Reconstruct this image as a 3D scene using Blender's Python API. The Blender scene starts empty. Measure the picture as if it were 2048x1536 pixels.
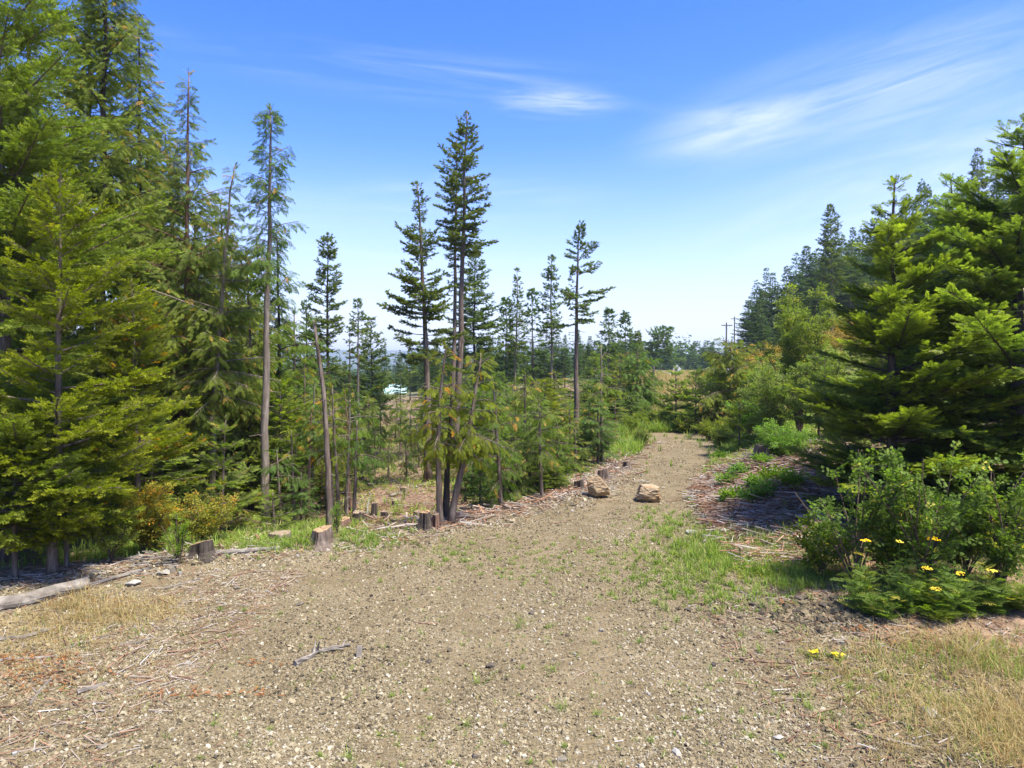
import bpy, math, random
import numpy as np

# ------------------------------------------------------------------ camera, sky, sun, exposure
SC = bpy.context.scene
W_, H_, F_ = 2048.0, 1536.0, 1400.0
CAMZ = 3.5
PITCH = math.radians(1.96)
cam_d = bpy.data.cameras.new("camera")
cam = bpy.data.objects.new("camera", cam_d)
SC.collection.objects.link(cam)
cam.location = (0, 0, CAMZ)
cam.rotation_euler = (math.radians(90) - PITCH, 0, 0)
cam_d.sensor_width = 36.0
cam_d.lens = 36.0 * F_ / W_
cam_d.clip_end = 20000
cam_d.clip_start = 0.1
SC.camera = cam

SUN_EL, SUN_AZ = 64.0, 125.0          # azimuth clockwise from +Y (view direction)
sl = bpy.data.lights.new("sun", 'SUN')
sl.energy = 3.4
sl.angle = math.radians(9)
sl.color = (1.0, 0.95, 0.86)
sun = bpy.data.objects.new("sun", sl)
SC.collection.objects.link(sun)
sun.rotation_euler = (math.radians(90 - SUN_EL), 0, math.radians(180 - SUN_AZ) )

SC.view_settings.view_transform = 'Standard'
SC.view_settings.look = 'None'
SC.view_settings.exposure = 1.7
SC.view_settings.gamma = 1.0
SC.cycles.max_bounces = 6
SC.cycles.diffuse_bounces = 3
SC.cycles.transmission_bounces = 4
SC.cycles.volume_bounces = 0
SC.cycles.transparent_max_bounces = 8
SC.cycles.use_denoising = True
SC.cycles.denoising_prefilter = 'ACCURATE'


class NT:
    """tiny node helper"""
    def __init__(s, tree):
        s.t = tree; s.n = tree.nodes; s.l = tree.links
    def node(s, typ, **kw):
        nd = s.n.new(typ)
        for k, v in kw.items():
            if k == 'i':
                for a, b in v.items():
                    if isinstance(b, bpy.types.NodeSocket): s.l.new(b, nd.inputs[a])
                    else: nd.inputs[a].default_value = b
            else: setattr(nd, k, v)
        return nd
    def math(s, op, a, b=0.0, c=None, clamp=False):
        nd = s.n.new('ShaderNodeMath'); nd.operation = op; nd.use_clamp = clamp
        for i, v in enumerate((a, b) if c is None else (a, b, c)):
            if isinstance(v, bpy.types.NodeSocket): s.l.new(v, nd.inputs[i])
            else: nd.inputs[i].default_value = v
        return nd.outputs[0]
    def mix(s, f, a, b, mode='MIX'):
        nd = s.n.new('ShaderNodeMix'); nd.data_type = 'RGBA'; nd.blend_type = mode
        for i, v in ((0, f), (6, a), (7, b)):
            if isinstance(v, bpy.types.NodeSocket): s.l.new(v, nd.inputs[i])
            else: nd.inputs[i].default_value = v if i == 0 else (*v[:3], 1)
        return nd.outputs[2]
    def ramp(s, f, stops):
        nd = s.n.new('ShaderNodeValToRGB')
        cr = nd.color_ramp
        while len(cr.elements) < len(stops): cr.elements.new(0.5)
        for e, (p, c) in zip(cr.elements, stops):
            e.position = p; e.color = (*c, 1) if len(c) == 3 else c
        s.l.new(f, nd.inputs[0]); return nd.outputs[0]
    def mrange(s, v, a, b, c=0.0, d=1.0, smooth=True):
        nd = s.n.new('ShaderNodeMapRange')
        if smooth: nd.interpolation_type = 'SMOOTHSTEP'
        s.l.new(v, nd.inputs[0])
        for i, q in zip((1, 2, 3, 4), (a, b, c, d)): nd.inputs[i].default_value = q
        return nd.outputs[0]
    def noise(s, vec, scale, detail=4, rough=0.55, dist=0.0):
        nd = s.node('ShaderNodeTexNoise', i={'Scale': scale, 'Detail': detail, 'Roughness': rough, 'Distortion': dist})
        if vec is not None: s.l.new(vec, nd.inputs['Vector'])
        return nd.outputs['Fac']


# ---- world
world = bpy.data.worlds.new("World"); SC.world = world; world.use_nodes = True
w = NT(world.node_tree); w.n.clear()
sky = w.node('ShaderNodeTexSky', sky_type='NISHITA', sun_disc=False, sun_elevation=math.radians(SUN_EL),
             sun_rotation=math.radians(SUN_AZ), altitude=700, air_density=1.0, dust_density=0.6, ozone_density=2.5)
tc = w.node('ShaderNodeTexCoord')
sep = w.node('ShaderNodeSeparateXYZ', i={0: tc.outputs['Generated']})
X, Y, Z = sep.outputs
yy = w.math('MAXIMUM', Y, 0.05)
u = w.math('DIVIDE', X, yy); v = w.math('DIVIDE', Z, yy)
hs = w.node('ShaderNodeHueSaturation', i={'Hue': 0.522, 'Saturation': 1.38, 'Value': 1.0, 'Color': sky.outputs[0]})
skyc = w.mix(1.0, hs.outputs[0], (.97, .86, .84), 'MULTIPLY')
# pale bright band towards the horizon
lowf = w.mrange(Z, 0.0, 0.31, 1.0, 0.0)
skyc = w.mix(w.math('MULTIPLY', lowf, 0.75), skyc, (1.9, 2.15, 3.1))
comb = w.node('ShaderNodeCombineXYZ', i={0: u, 1: v, 2: 0.0})


def wisp(u0, v0, a, b, rot, nscale, lo, hi, amt, seed):
    mp = w.node('ShaderNodeMapping', vector_type='TEXTURE', i={'Vector': comb.outputs[0], 'Location': (u0, v0, 0), 'Rotation': (0, 0, rot), 'Scale': (a, b, 1)})
    ln = w.node('ShaderNodeVectorMath', operation='LENGTH', i={0: mp.outputs[0]}).outputs['Value']
    fall = w.mrange(ln, 0.0, 1.0, 1.0, 0.0)
    mp2 = w.node('ShaderNodeMapping', i={'Vector': mp.outputs[0], 'Location': (seed, seed * 2.1, 0), 'Scale': (.7, 1.45, 1)})
    n = w.noise(mp2.outputs[0], nscale, 9, 0.6, 0.9)
    nn = w.mrange(n, lo, hi, 0.0, 1.0)
    return w.math('MULTIPLY', w.math('MULTIPLY', fall, nn), amt)


def uv(px, py): return ((px - 1024) / F_, (720 - py) / F_)


ws = []
for (px, py, a, b, rot, ns, lo, hi, amt, sd) in (
        (1110, 210, .12, .032, -.03, 1.9, .22, .72, .55, 1.3),
        (1450, 268, .17, .055, .18, 1.3, .15, .75, .6, 4.2),
        (1760, 175, .45, .10, .28, 1.6, .25, .85, .7, 7.7),
        (1960, 330, .55, .16, .30, 1.2, .2, .8, .8, 11.1),
        (820, 150, .5, .06, -.12, 1.4, .4, .8, .28, 15.0),
        (560, 470, .5, .10, -.1, 1.2, .3, .8, .3, 18.0),
        (900, 400, .3, .06, .05, 1.3, .35, .8, .3, 21.0),
        (1100, 560, .5, .05, -.05, 1.3, .3, .8, .35, 31.0),
        (700, 655, .12, .045, 0, 1.5, .3, .6, .75, 24.0),
        (800, 665, .04, .018, 0, 1.5, .2, .6, .8, 27.0),
        (1440, 660, .1, .03, 0, 1.5, .3, .6, .5, 29.0),
        (1010, 690, .2, .03, 0, 1.5, .3, .6, .5, 33.0)):
    u0, v0 = uv(px, py)
    ws.append(wisp(u0, v0, a, b, rot, ns, lo, hi, amt, sd))
tot = ws[0]
for q in ws[1:]: tot = w.math('ADD', tot, q)
tot = w.math('MINIMUM', tot, 0.7)
tot = w.math('MULTIPLY', tot, w.mrange(Y, 0.0, 0.2))
skyc = w.mix(tot, skyc, (2.5, 2.75, 3.4))
bg = w.node('ShaderNodeBackground', i={'Color': skyc, 'Strength': 0.13})
wo = w.node('ShaderNodeOutputWorld', i={0: bg.outputs[0]})


# ------------------------------------------------------------------ projection helpers
ct, st = math.cos(PITCH), math.sin(PITCH)


def at(px, py, d):
    a = (px - 1024) / F_; b = (768 - py) / F_
    rx, ry, rz = a, ct + b * st, -st + b * ct
    k = d / ry
    return rx * k, d, CAMZ + rz * k


# ------------------------------------------------------------------ terrain
EDGE = np.array([(-60, 0), (-30, 7.5), (-14, 9.6), (-7.8, 10.65), (-5.6, 12.4), (-3.6, 13.2), (-1.7, 14.3), (-.27, 15.7), (1.9, 18.3),
                 (3.3, 22.3), (4.8, 26.5), (5.6, 30), (5.0, 33), (7, 42), (12, 65), (17, 88), (21, 120), (30, 200), (60, 400), (400, 4500)], float)
RY = np.array([-10, 6, 9, 12, 14, 18, 21.3, 24.5, 27.2, 30, 33, 45, 65, 90, 130, 200, 300, 500, 1000, 4500], float)
RX = np.array([7, 5.2, 4.1, 4.0, 4.1, 4.6, 6.0, 7.3, 8.2, 8.8, 9.4, 12, 18, 26, 34, 52, 95, 190, 420, 2200], float)
ZY = np.array([-50, 33, 60, 90, 130, 250, 500, 6000], float)
ZZ = np.array([0, 0, .35, 1.25, 1.6, -4, -9, -12], float)


def vnoise(x, y, seed=0):
    """smooth value noise, vectorised"""
    x = np.asarray(x, float); y = np.asarray(y, float)
    xi = np.floor(x); yi = np.floor(y)
    fx = x - xi; fy = y - yi
    fx = fx * fx * (3 - 2 * fx); fy = fy * fy * (3 - 2 * fy)
    def h(a, b):
        n = np.sin(a * 127.1 + b * 311.7 + seed * 74.7) * 43758.5453
        return n - np.floor(n)
    return (h(xi, yi) * (1 - fx) + h(xi + 1, yi) * fx) * (1 - fy) + (h(xi, yi + 1) * (1 - fx) + h(xi + 1, yi + 1) * fx) * fy


def fbm(x, y, seed=0, o=4):
    r = 0; a = .5
    for i in range(o):
        r = r + a * vnoise(x * 2 ** i, y * 2 ** i, seed + i); a *= .5
    return r


def edge_s(x, y):
    x = np.asarray(x, float); y = np.asarray(y, float)
    best = np.full(np.broadcast(x, y).shape, 1e9)
    for (ax, ay), (bx, by) in zip(EDGE[:-1], EDGE[1:]):
        dx, dy = bx - ax, by - ay
        t = np.clip(((x - ax) * dx + (y - ay) * dy) / (dx * dx + dy * dy), 0, 1)
        best = np.minimum(best, np.hypot(x - ax - t * dx, y - ay - t * dy))
    inside = x > np.interp(y, EDGE[:, 1], EDGE[:, 0])
    return np.where(inside, -best, best)      # >0 on the valley side


def sstep(a, b, v):
    t = np.clip((v - a) / (b - a), 0, 1); return t * t * (3 - 2 * t)


def terr(x, y):
    x = np.asarray(x, float); y = np.asarray(y, float)
    s = edge_s(x, y)
    sl_ = np.maximum(s, 0)
    z = np.interp(y, ZY, ZZ)
    z = z - 9.5 * (1 - np.exp(-sl_ / 72)) * sstep(-.1, 1.5, sl_ + .2)
    z = z + 0.10 * np.exp(-(s / 0.8) ** 2) * (fbm(x * .9, y * .9, 5) + .1)      # small berm on the lip
    z = z - 5 * sstep(150, 500, y) * sstep(0, 30, sl_)
    sr = np.maximum(x - np.interp(y, RY, RX), 0)
    k = np.interp(y, [0, 20, 45, 70, 400, 1500], [.04, .06, .2, .36, .2, .05])
    bh = np.interp(y, [0, 10, 13, 16, 24, 30, 45], [0.05, .1, .25, .62, .55, .3, .1])
    z = z + bh * sstep(0, 2.0, sr) * (.55 + .9 * fbm(x * .8, y * .8, 9)) + k * np.minimum(np.maximum(sr - 1, 0), 150)
    rough = sstep(.2, 3, s) + sstep(.3, 2, sr)
    z = z + rough * (.35 * (fbm(x * .35, y * .35, 2) - .45) + .12 * (fbm(x * 1.7, y * 1.7, 3) - .45))
    z = z + .05 * (fbm(x * .6, y * .6, 7) - .45)
    # two shallow wheel lines
    return z


def terr1(x, y): return float(terr(np.array([x]), np.array([y]))[0])


def G(px, py):
    """where the sight line through a pixel meets the ground"""
    a = (px - 1024) / F_; b = (768 - py) / F_
    rx, ry, rz = a, ct + b * st, -st + b * ct
    d = np.concatenate([np.arange(3, 60, .05), np.arange(60, 600, .5)])
    xs = rx * d / ry; zs = CAMZ + rz * d / ry
    hit = np.nonzero(zs <= terr(xs, d))[0]
    i = hit[0] if len(hit) else len(d) - 1
    return np.array([xs[i], d[i], terr1(xs[i], d[i])])


# ------------------------------------------------------------------ mesh builder
class MB:
    def __init__(s):
        s.v = []; s.f = {3: [], 4: []}; s.m = {3: [], 4: []}; s.a = {'t': [], 'tip': []}; s.n = 0
    def add(s, v, f, t=0.5, tip=0.0, mi=0):
        v = np.asarray(v, np.float32).reshape(-1, 3); n = len(v)
        if n == 0: return
        fs = f if isinstance(f, (list, tuple)) and len(f) and isinstance(f[0], np.ndarray) else [f]
        for q in fs:
            q = np.asarray(q, np.int64)
            if q.size == 0: continue
            s.f[q.shape[1]].append(q + s.n); s.m[q.shape[1]].append(np.full(len(q), mi, np.int32))
        s.v.append(v)
        for k, val in (('t', t), ('tip', tip)):
            s.a[k].append(np.broadcast_to(np.asarray(val, np.float32), (n,)))
        s.n += n
    def build(s, name, mats, parent=None, smooth=False, attrs=True):
        me = bpy.data.meshes.new(name)
        V = np.concatenate(s.v)
        me.vertices.add(len(V)); me.vertices.foreach_set('co', V.ravel())
        loops = []; starts = []; mi = []; pos = 0
        for k in (3, 4):
            if s.f[k]:
                q = np.concatenate(s.f[k]); loops.append(q.ravel())
                starts.append(pos + np.arange(len(q)) * k); pos += q.size
                mi.append(np.concatenate(s.m[k]))
        L = np.concatenate(loops).astype(np.int32); S = np.concatenate(starts).astype(np.int32)
        me.loops.add(len(L)); me.loops.foreach_set('vertex_index', L)
        me.polygons.add(len(S)); me.polygons.foreach_set('loop_start', S)
        me.polygons.foreach_set('material_index', np.concatenate(mi))
        if smooth: me.polygons.foreach_set('use_smooth', np.ones(len(S), bool))
        else: me.polygons.foreach_set('use_smooth', np.zeros(len(S), bool))
        if attrs:
            for k in ('t', 'tip'):
                at_ = me.attributes.new(k, 'FLOAT', 'POINT')
                at_.data.foreach_set('value', np.ascontiguousarray(np.concatenate(s.a[k])))
        for m in (mats if isinstance(mats, (list, tuple)) else [mats]): me.materials.append(m)
        me.update(calc_edges=True)
        o = bpy.data.objects.new(name, me); SC.collection.objects.link(o)
        if parent is not None: o.parent = parent
        return o


def tag(o, label=None, cat=None, group=None, kind=None):
    if label: o['label'] = label
    if cat: o['category'] = cat
    if group: o['group'] = group
    if kind: o['kind'] = kind
    return o


def empty(name, loc, label=None, cat=None, group=None, rz=0.0, sc=1.0):
    o = bpy.data.objects.new(name, None); SC.collection.objects.link(o)
    o.empty_display_size = 0.2
    o.location = loc; o.rotation_euler = (0, 0, rz); o.scale = (sc, sc, sc)
    return tag(o, label, cat, group)


def copy_tree(o, loc, rz, sc, label=None, group=None, cat=None):
    c = o.copy(); SC.collection.objects.link(c)
    c.location = loc; c.rotation_euler = (0, 0, rz); c.scale = sc if isinstance(sc, tuple) else (sc, sc, sc)
    tag(c, label, cat, group)
    for ch in o.children:
        d = ch.copy(); SC.collection.objects.link(d); d.parent = c
        for g in ch.children:
            e = g.copy(); SC.collection.objects.link(e); e.parent = d
    return c


def tube(P, r, sides=6, cap=True, wob=0.0, rng=None):
    P = np.asarray(P, float); K = len(P); r = np.broadcast_to(np.asarray(r, float), (K,))
    T = np.gradient(P, axis=0); T /= np.linalg.norm(T, axis=1)[:, None] + 1e-9
    ref = np.array([0, 0, 1.0]) if abs(T[0][2]) < .8 else np.array([1.0, 0, 0])
    A = np.cross(T, ref); A /= np.linalg.norm(A, axis=1)[:, None] + 1e-9
    B = np.cross(T, A)
    th = np.arange(sides) * 2 * np.pi / sides
    rr = r[:, None] * np.ones(sides)[None]
    if wob and rng is not None: rr = rr * (1 + wob * rng.uniform(-1, 1, (K, sides)))
    V = P[:, None] + rr[..., None] * (np.cos(th)[None, :, None] * A[:, None] + np.sin(th)[None, :, None] * B[:, None])
    V = V.reshape(-1, 3)
    i = np.arange(K - 1)[:, None] * sides; j = np.arange(sides)[None]; j2 = (j + 1) % sides
    Q = np.stack([i + j, i + j2, i + sides + j2, i + sides + j], -1).reshape(-1, 4)
    out = [Q]
    if cap:
        V = np.vstack([V, P[:1], P[-1:]]); a, b = len(V) - 2, len(V) - 1
        jj = np.arange(sides); j2 = (jj + 1) % sides; o = (K - 1) * sides
        out.append(np.vstack([np.stack([np.full(sides, a), j2, jj], -1), np.stack([np.full(sides, b), o + jj, o + j2], -1)]))
    return V, out


# ------------------------------------------------------------------ materials
def new_mat(name):
    m = bpy.data.materials.new(name); m.use_nodes = True
    n = NT(m.node_tree); n.n.clear()
    return m, n


def finish(n, shader, bump=None):
    n.node('ShaderNodeOutputMaterial', i={0: shader})


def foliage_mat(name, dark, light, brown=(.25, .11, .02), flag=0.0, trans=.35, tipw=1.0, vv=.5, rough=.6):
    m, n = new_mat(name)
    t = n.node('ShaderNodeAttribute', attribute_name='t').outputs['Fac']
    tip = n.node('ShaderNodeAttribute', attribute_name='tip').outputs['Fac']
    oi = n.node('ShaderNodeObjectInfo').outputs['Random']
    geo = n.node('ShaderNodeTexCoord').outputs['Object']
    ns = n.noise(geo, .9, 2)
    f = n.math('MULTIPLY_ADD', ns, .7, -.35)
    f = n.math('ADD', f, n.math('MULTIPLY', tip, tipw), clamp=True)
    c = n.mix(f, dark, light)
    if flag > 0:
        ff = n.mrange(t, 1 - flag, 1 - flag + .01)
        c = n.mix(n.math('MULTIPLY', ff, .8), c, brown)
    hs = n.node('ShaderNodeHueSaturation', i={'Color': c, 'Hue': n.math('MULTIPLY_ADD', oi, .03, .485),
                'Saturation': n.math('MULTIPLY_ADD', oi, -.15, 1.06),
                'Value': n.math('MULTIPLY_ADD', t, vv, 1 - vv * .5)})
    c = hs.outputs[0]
    p = n.node('ShaderNodeBsdfPrincipled', i={'Base Color': c, 'Roughness': rough, 'Specular IOR Level': .12})
    c2 = n.mix(1.0, c, (1.25, 1.45, .5), 'MULTIPLY')
    tr = n.node('ShaderNodeBsdfTranslucent', i={'Color': c2})
    mx = n.node('ShaderNodeMixShader', i={0: trans, 1: p.outputs[0], 2: tr.outputs[0]})
    finish(n, mx.outputs[0])
    return m


def bark_mat(name, a, b, scale=(14, 14, 2.0), bump=.6, moss=None):
    m, n = new_mat(name)
    tcn = n.node('ShaderNodeTexCoord').outputs['Object']
    mp = n.node('ShaderNodeMapping', i={'Vector': tcn, 'Scale': scale}).outputs[0]
    ns = n.noise(mp, 1.0, 5, .65)
    n2 = n.noise(tcn, 1.3, 3)
    c = n.ramp(ns, [(.3, tuple(x * .45 for x in a)), (.5, a), (.68, b)])
    c = n.mix(n.mrange(n2, .4, .7, 0, .5), c, tuple((x + y) * .35 for x, y in zip(a, b)))
    if moss: c = n.mix(n.mrange(n.noise(tcn, 3.1, 4), .52, .64, 0, .8), c, moss)
    bp = n.node('ShaderNodeBump', i={'Strength': bump, 'Distance': .03, 'Height': ns})
    p = n.node('ShaderNodeBsdfPrincipled', i={'Base Color': c, 'Roughness': .9, 'Specular IOR Level': .15, 'Normal': bp.outputs[0]})
    finish(n, p.outputs[0]); return m


M = {}
M['bark'] = bark_mat('bark', (.13, .095, .07), (.27, .22, .17))
M['bark_pale'] = bark_mat('bark_pale', (0.187, 0.148, 0.109), (0.328, 0.281, 0.226))
M['bark_red'] = bark_mat('bark_red', (.16, .09, .06), (.27, .18, .12))
M['bark_dark'] = bark_mat('bark_dark', (.05, .04, .032), (.12, .095, .07))
M['twig'] = bark_mat('twig', (.10, .07, .05), (.20, .15, .10), (20, 20, 20), .2)
M['dfir'] = foliage_mat('needles_yellow_green', (.135, .175, .020), (.40, .43, .045), flag=.006, trans=.45, tipw=.75)
M['gfir'] = foliage_mat('needles_flat_green', (.10, .15, .024), (.42, .47, .06), flag=.004, trans=.5, tipw=.95)
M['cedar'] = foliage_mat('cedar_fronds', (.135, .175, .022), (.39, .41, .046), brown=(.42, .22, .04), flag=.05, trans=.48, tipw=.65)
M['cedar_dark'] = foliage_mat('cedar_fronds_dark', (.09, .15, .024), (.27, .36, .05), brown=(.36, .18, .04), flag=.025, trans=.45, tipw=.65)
M['slim'] = foliage_mat('needles_dull_green', (.095, .13, .032), (.25, .29, .06), flag=.01, trans=.4, tipw=.7)
M['far'] = foliage_mat('needles_blue_green', (.07, .115, .032), (.18, .25, .06), trans=.35, tipw=.7)
M['leaf'] = foliage_mat('leaf_fresh', (.12, .21, .03), (.31, .45, .07), trans=.48, tipw=.9)
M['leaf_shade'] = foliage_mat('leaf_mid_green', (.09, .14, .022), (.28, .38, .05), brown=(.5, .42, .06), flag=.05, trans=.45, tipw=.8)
M['leaf_autumn'] = foliage_mat('leaf_turning', (.20, .22, .035), (.48, .40, .065), brown=(.62, .30, .05), flag=.12, trans=.45, tipw=.9)
M['leaf_olive'] = foliage_mat('leaf_olive', (.14, .19, .035), (.36, .38, .06), brown=(.45, .36, .06), flag=.04, trans=.45, tipw=.9)
M['leaf_ochre'] = foliage_mat('leaf_ochre', (.26, .22, .04), (.50, .33, .07), brown=(.45, .26, .05), flag=.08, trans=.35, tipw=.9)
M['grass'] = foliage_mat('grass_green', (0.129, 0.198, 0.030), (0.310, 0.396, 0.060), brown=(0.387, 0.327, 0.129), flag=.08, trans=.4, tipw=.9)
M['straw'] = foliage_mat('grass_straw', (0.258, 0.202, 0.077), (0.533, 0.430, 0.189), brown=(0.201, 0.087, 0.027), flag=.1, trans=.25, tipw=.8)
M['rust'] = foliage_mat('needles_dead_orange', (.22, .07, .02), (.5, .17, .04), trans=.2)
M['petal'] = foliage_mat('petal_yellow', (.85, .60, .03), (.90, .70, .07), trans=.25, vv=.3)


def simple_mat(name, col, rough=.7, metal=0.0, var=.25, scale=6.0, bump=.2, spec=.3):
    m, n = new_mat(name)
    tcn = n.node('ShaderNodeTexCoord').outputs['Object']
    ns = n.noise(tcn, scale, 5)
    c = n.mix(ns, tuple(x * (1 - var) for x in col), tuple(min(1, x * (1 + var)) for x in col))
    bp = n.node('ShaderNodeBump', i={'Strength': bump, 'Distance': .02, 'Height': ns})
    p = n.node('ShaderNodeBsdfPrincipled', i={'Base Color': c, 'Roughness': rough, 'Metallic': metal, 'Specular IOR Level': spec, 'Normal': bp.outputs[0]})
    finish(n, p.outputs[0]); return m


def stone_mat(name, stops, rough=.85, sc=9.0):
    m, n = new_mat(name)
    t = n.node('ShaderNodeAttribute', attribute_name='t').outputs['Fac']
    tcn = n.node('ShaderNodeTexCoord').outputs['Object']
    ns = n.noise(tcn, sc, 6, .65)
    c = n.ramp(t, stops)
    c = n.mix(1.0, c, n.ramp(ns, [(.3, (.62, .60, .56)), (.7, (1.15, 1.13, 1.08))]), 'MULTIPLY')
    bp = n.node('ShaderNodeBump', i={'Strength': .35, 'Distance': .01, 'Height': ns})
    p = n.node('ShaderNodeBsdfPrincipled', i={'Base Color': c, 'Roughness': rough, 'Specular IOR Level': .25, 'Normal': bp.outputs[0]})
    finish(n, p.outputs[0]); return m


M['gravel'] = stone_mat('gravel_stones', [(0, (0.050, 0.042, 0.030)), (.25, (0.156, 0.126, 0.072)), (.55, (0.261, 0.217, 0.126)), (.82, (0.332, 0.286, 0.186)), (.95, (0.422, 0.392, 0.312)), (1, (0.251, 0.251, 0.226))])
M['rock'] = stone_mat('rock_stones', [(0, (0.045, 0.038, 0.035)), (.35, (0.127, 0.105, 0.077)), (.7, (0.242, 0.217, 0.165)), (1, (0.369, 0.356, 0.318))])
M['wood_grey'] = bark_mat('weathered_wood', (0.187, 0.161, 0.127), (0.349, 0.316, 0.261), (4, 4, 4), .3)
M['wood_brown'] = bark_mat('brown_wood', (.17, .11, .07), (.33, .22, .14), (6, 6, 6), .3)


def cutwood(name, a, b):
    m, n = new_mat(name)
    tcn = n.node('ShaderNodeTexCoord').outputs['Object']
    wv = n.node('ShaderNodeTexWave', wave_type='RINGS', rings_direction='Z', i={'Vector': tcn, 'Scale': 14.0, 'Distortion': 3.0, 'Detail': 3})
    ns = n.noise(tcn, 9, 5)
    c = n.mix(wv.outputs['Fac'], a, b)
    c = n.mix(n.mrange(ns, .45, .7, 0, .7), c, tuple(x * .45 for x in a))
    p = n.node('ShaderNodeBsdfPrincipled', i={'Base Color': c, 'Roughness': .85, 'Specular IOR Level': .2})
    finish(n, p.outputs[0]); return m


M['cut'] = cutwood('cut_wood', (0.282, 0.168, 0.081), (0.402, 0.282, 0.161))
M['cut_old'] = cutwood('cut_wood_old', (0.211, 0.148, 0.094), (0.312, 0.242, 0.164))


def litter_mat():
    m, n = new_mat('wood_litter')
    t = n.node('ShaderNodeAttribute', attribute_name='t').outputs['Fac']
    c = n.ramp(t, [(0, (0.067, 0.044, 0.030)), (.25, (0.190, 0.100, 0.055)), (.45, (0.290, 0.165, 0.095)), (.7, (0.326, 0.266, 0.200)), (.9, (0.429, 0.392, 0.333)), (1, (0.311, 0.111, 0.037))])
    p = n.node('ShaderNodeBsdfPrincipled', i={'Base Color': c, 'Roughness': .85, 'Specular IOR Level': .2})
    finish(n, p.outputs[0]); return m


M['litter'] = litter_mat()


def ground_mat():
    m, n = new_mat('ground_surface')
    at_ = lambda k: n.node('ShaderNodeAttribute', attribute_name=k).outputs['Fac']
    gr, gn, dr, far = at_('gr'), at_('gn'), at_('dr'), at_('far')
    pos = n.node('ShaderNodeTexCoord').outputs['Object']
    nz = n.noise(pos, 1.1, 6, .6); nb = n.noise(pos, .28, 4); nf = n.noise(pos, 7.0, 6, .7); nm = n.noise(pos, 26.0, 4, .7)
    wob = n.node('ShaderNodeMix', data_type='VECTOR', i={0: .03, 4: pos, 5: n.node('ShaderNodeTexNoise', i={'Scale': 9.0, 'Vector': pos}).outputs['Color']}).outputs[1]
    v1 = n.node('ShaderNodeTexVoronoi', feature='F1', i={'Vector': wob, 'Scale': 21.0, 'Randomness': 1.0})
    v2 = n.node('ShaderNodeTexVoronoi', feature='F1', i={'Vector': wob, 'Scale': 55.0, 'Randomness': 1.0})
    s1 = n.node('ShaderNodeSeparateColor', i={0: v1.outputs['Color']}).outputs
    s2 = n.node('ShaderNodeSeparateColor', i={0: v2.outputs['Color']}).outputs
    stops = [(0, (0.055, 0.044, 0.028)), (.3, (0.150, 0.120, 0.071)), (.62, (0.261, 0.217, 0.126)), (.85, (0.332, 0.286, 0.191)), (1, (0.422, 0.392, 0.312))]
    g1 = n.ramp(s1[0], stops); g2 = n.ramp(s2[0], stops)
    soil = n.mix(nf, (0.142, 0.106, 0.053), (0.275, 0.215, 0.114))
    grav = n.mix(n.mrange(s1[1], .45, .5), g2, g1)
    grav = n.mix(n.mrange(v2.outputs['Distance'], .25, .5, 0, .75), grav, tuple((.10, .08, .05)))
    grav = n.mix(n.mrange(nm, .35, .62), grav, soil)
    grav = n.mix(1.0, grav, n.ramp(nz, [(.3, (.74, .71, .66)), (.5, (.98, .97, .95)), (.7, (1.16, 1.16, 1.17))]), 'MULTIPLY')
    lit = n.mix(n.mrange(nf, .35, .65), (.12, .075, .045), (.31, .21, .135))
    lit = n.mix(n.mrange(nm, .55, .7), lit, (.26, .20, .14))
    lit = n.mix(n.mrange(nb, .5, .65, 0, .4), lit, (.24, .12, .06))
    grn = n.mix(nf, (.07, .105, .02), (.20, .24, .045))
    grn = n.mix(n.mrange(nm, .5, .7, 0, .6), grn, (.30, .27, .10))
    dry = n.mix(nf, (0.252, 0.185, 0.081), (0.385, 0.296, 0.148))
    def soft(mask, k=.5):
        a = n.math('ADD', mask, n.math('MULTIPLY_ADD', nf, k * 1.4, -k * .7))
        a = n.math('ADD', a, n.math('MULTIPLY_ADD', nz, k * 1.2, -k * .6))
        return n.mrange(a, .38, .62)
    c = n.mix(soft(gn), lit, grn)
    c = n.mix(soft(gr, .35), c, grav)
    c = n.mix(n.math('MULTIPLY', soft(dr), .75), c, dry)
    farc = n.mix(n.noise(pos, .05, 5), (.045, .08, .03), (.13, .17, .05))
    c = n.mix(far, c, farc)
    hgt = n.math('ADD', n.math('MULTIPLY', v1.outputs['Distance'], -.6), n.math('MULTIPLY', v2.outputs['Distance'], -.35))
    hgt = n.math('ADD', hgt, n.math('MULTIPLY', nm, .8))
    bp = n.node('ShaderNodeBump', i={'Strength': .9, 'Distance': .03, 'Height': hgt})
    p = n.node('ShaderNodeBsdfPrincipled', i={'Base Color': c, 'Roughness': .95, 'Specular IOR Level': .12, 'Normal': bp.outputs[0]})
    finish(n, p.outputs[0]); return m


M['ground'] = ground_mat()


def grow(a, b, s0, g):
    out = [a]; s = s0
    while out[-1] < b: out.append(out[-1] + s); s *= g
    return out


ys = np.array(sorted(set(np.round(list(-np.array(grow(-4, 60, 1.0, 1.2))) + list(np.arange(4, 24, .14)) + grow(24, 4600, .16, 1.018), 3))))
xr_ = list(np.arange(-11, 11, .14)); xp = grow(11, 4600, .16, 1.022)
xs = np.array(sorted(set(np.round(list(-np.array(xp)) + xr_ + xp, 3))))
GX, GY = np.meshgrid(xs, ys)
GZ = terr(GX, GY)
sE = edge_s(GX, GY); sR = GX - np.interp(GY, RY, RX)
grav = sstep(.6, -.5, sE) * sstep(.9, -.5, sR) * sstep(36, 32, GY)
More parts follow.
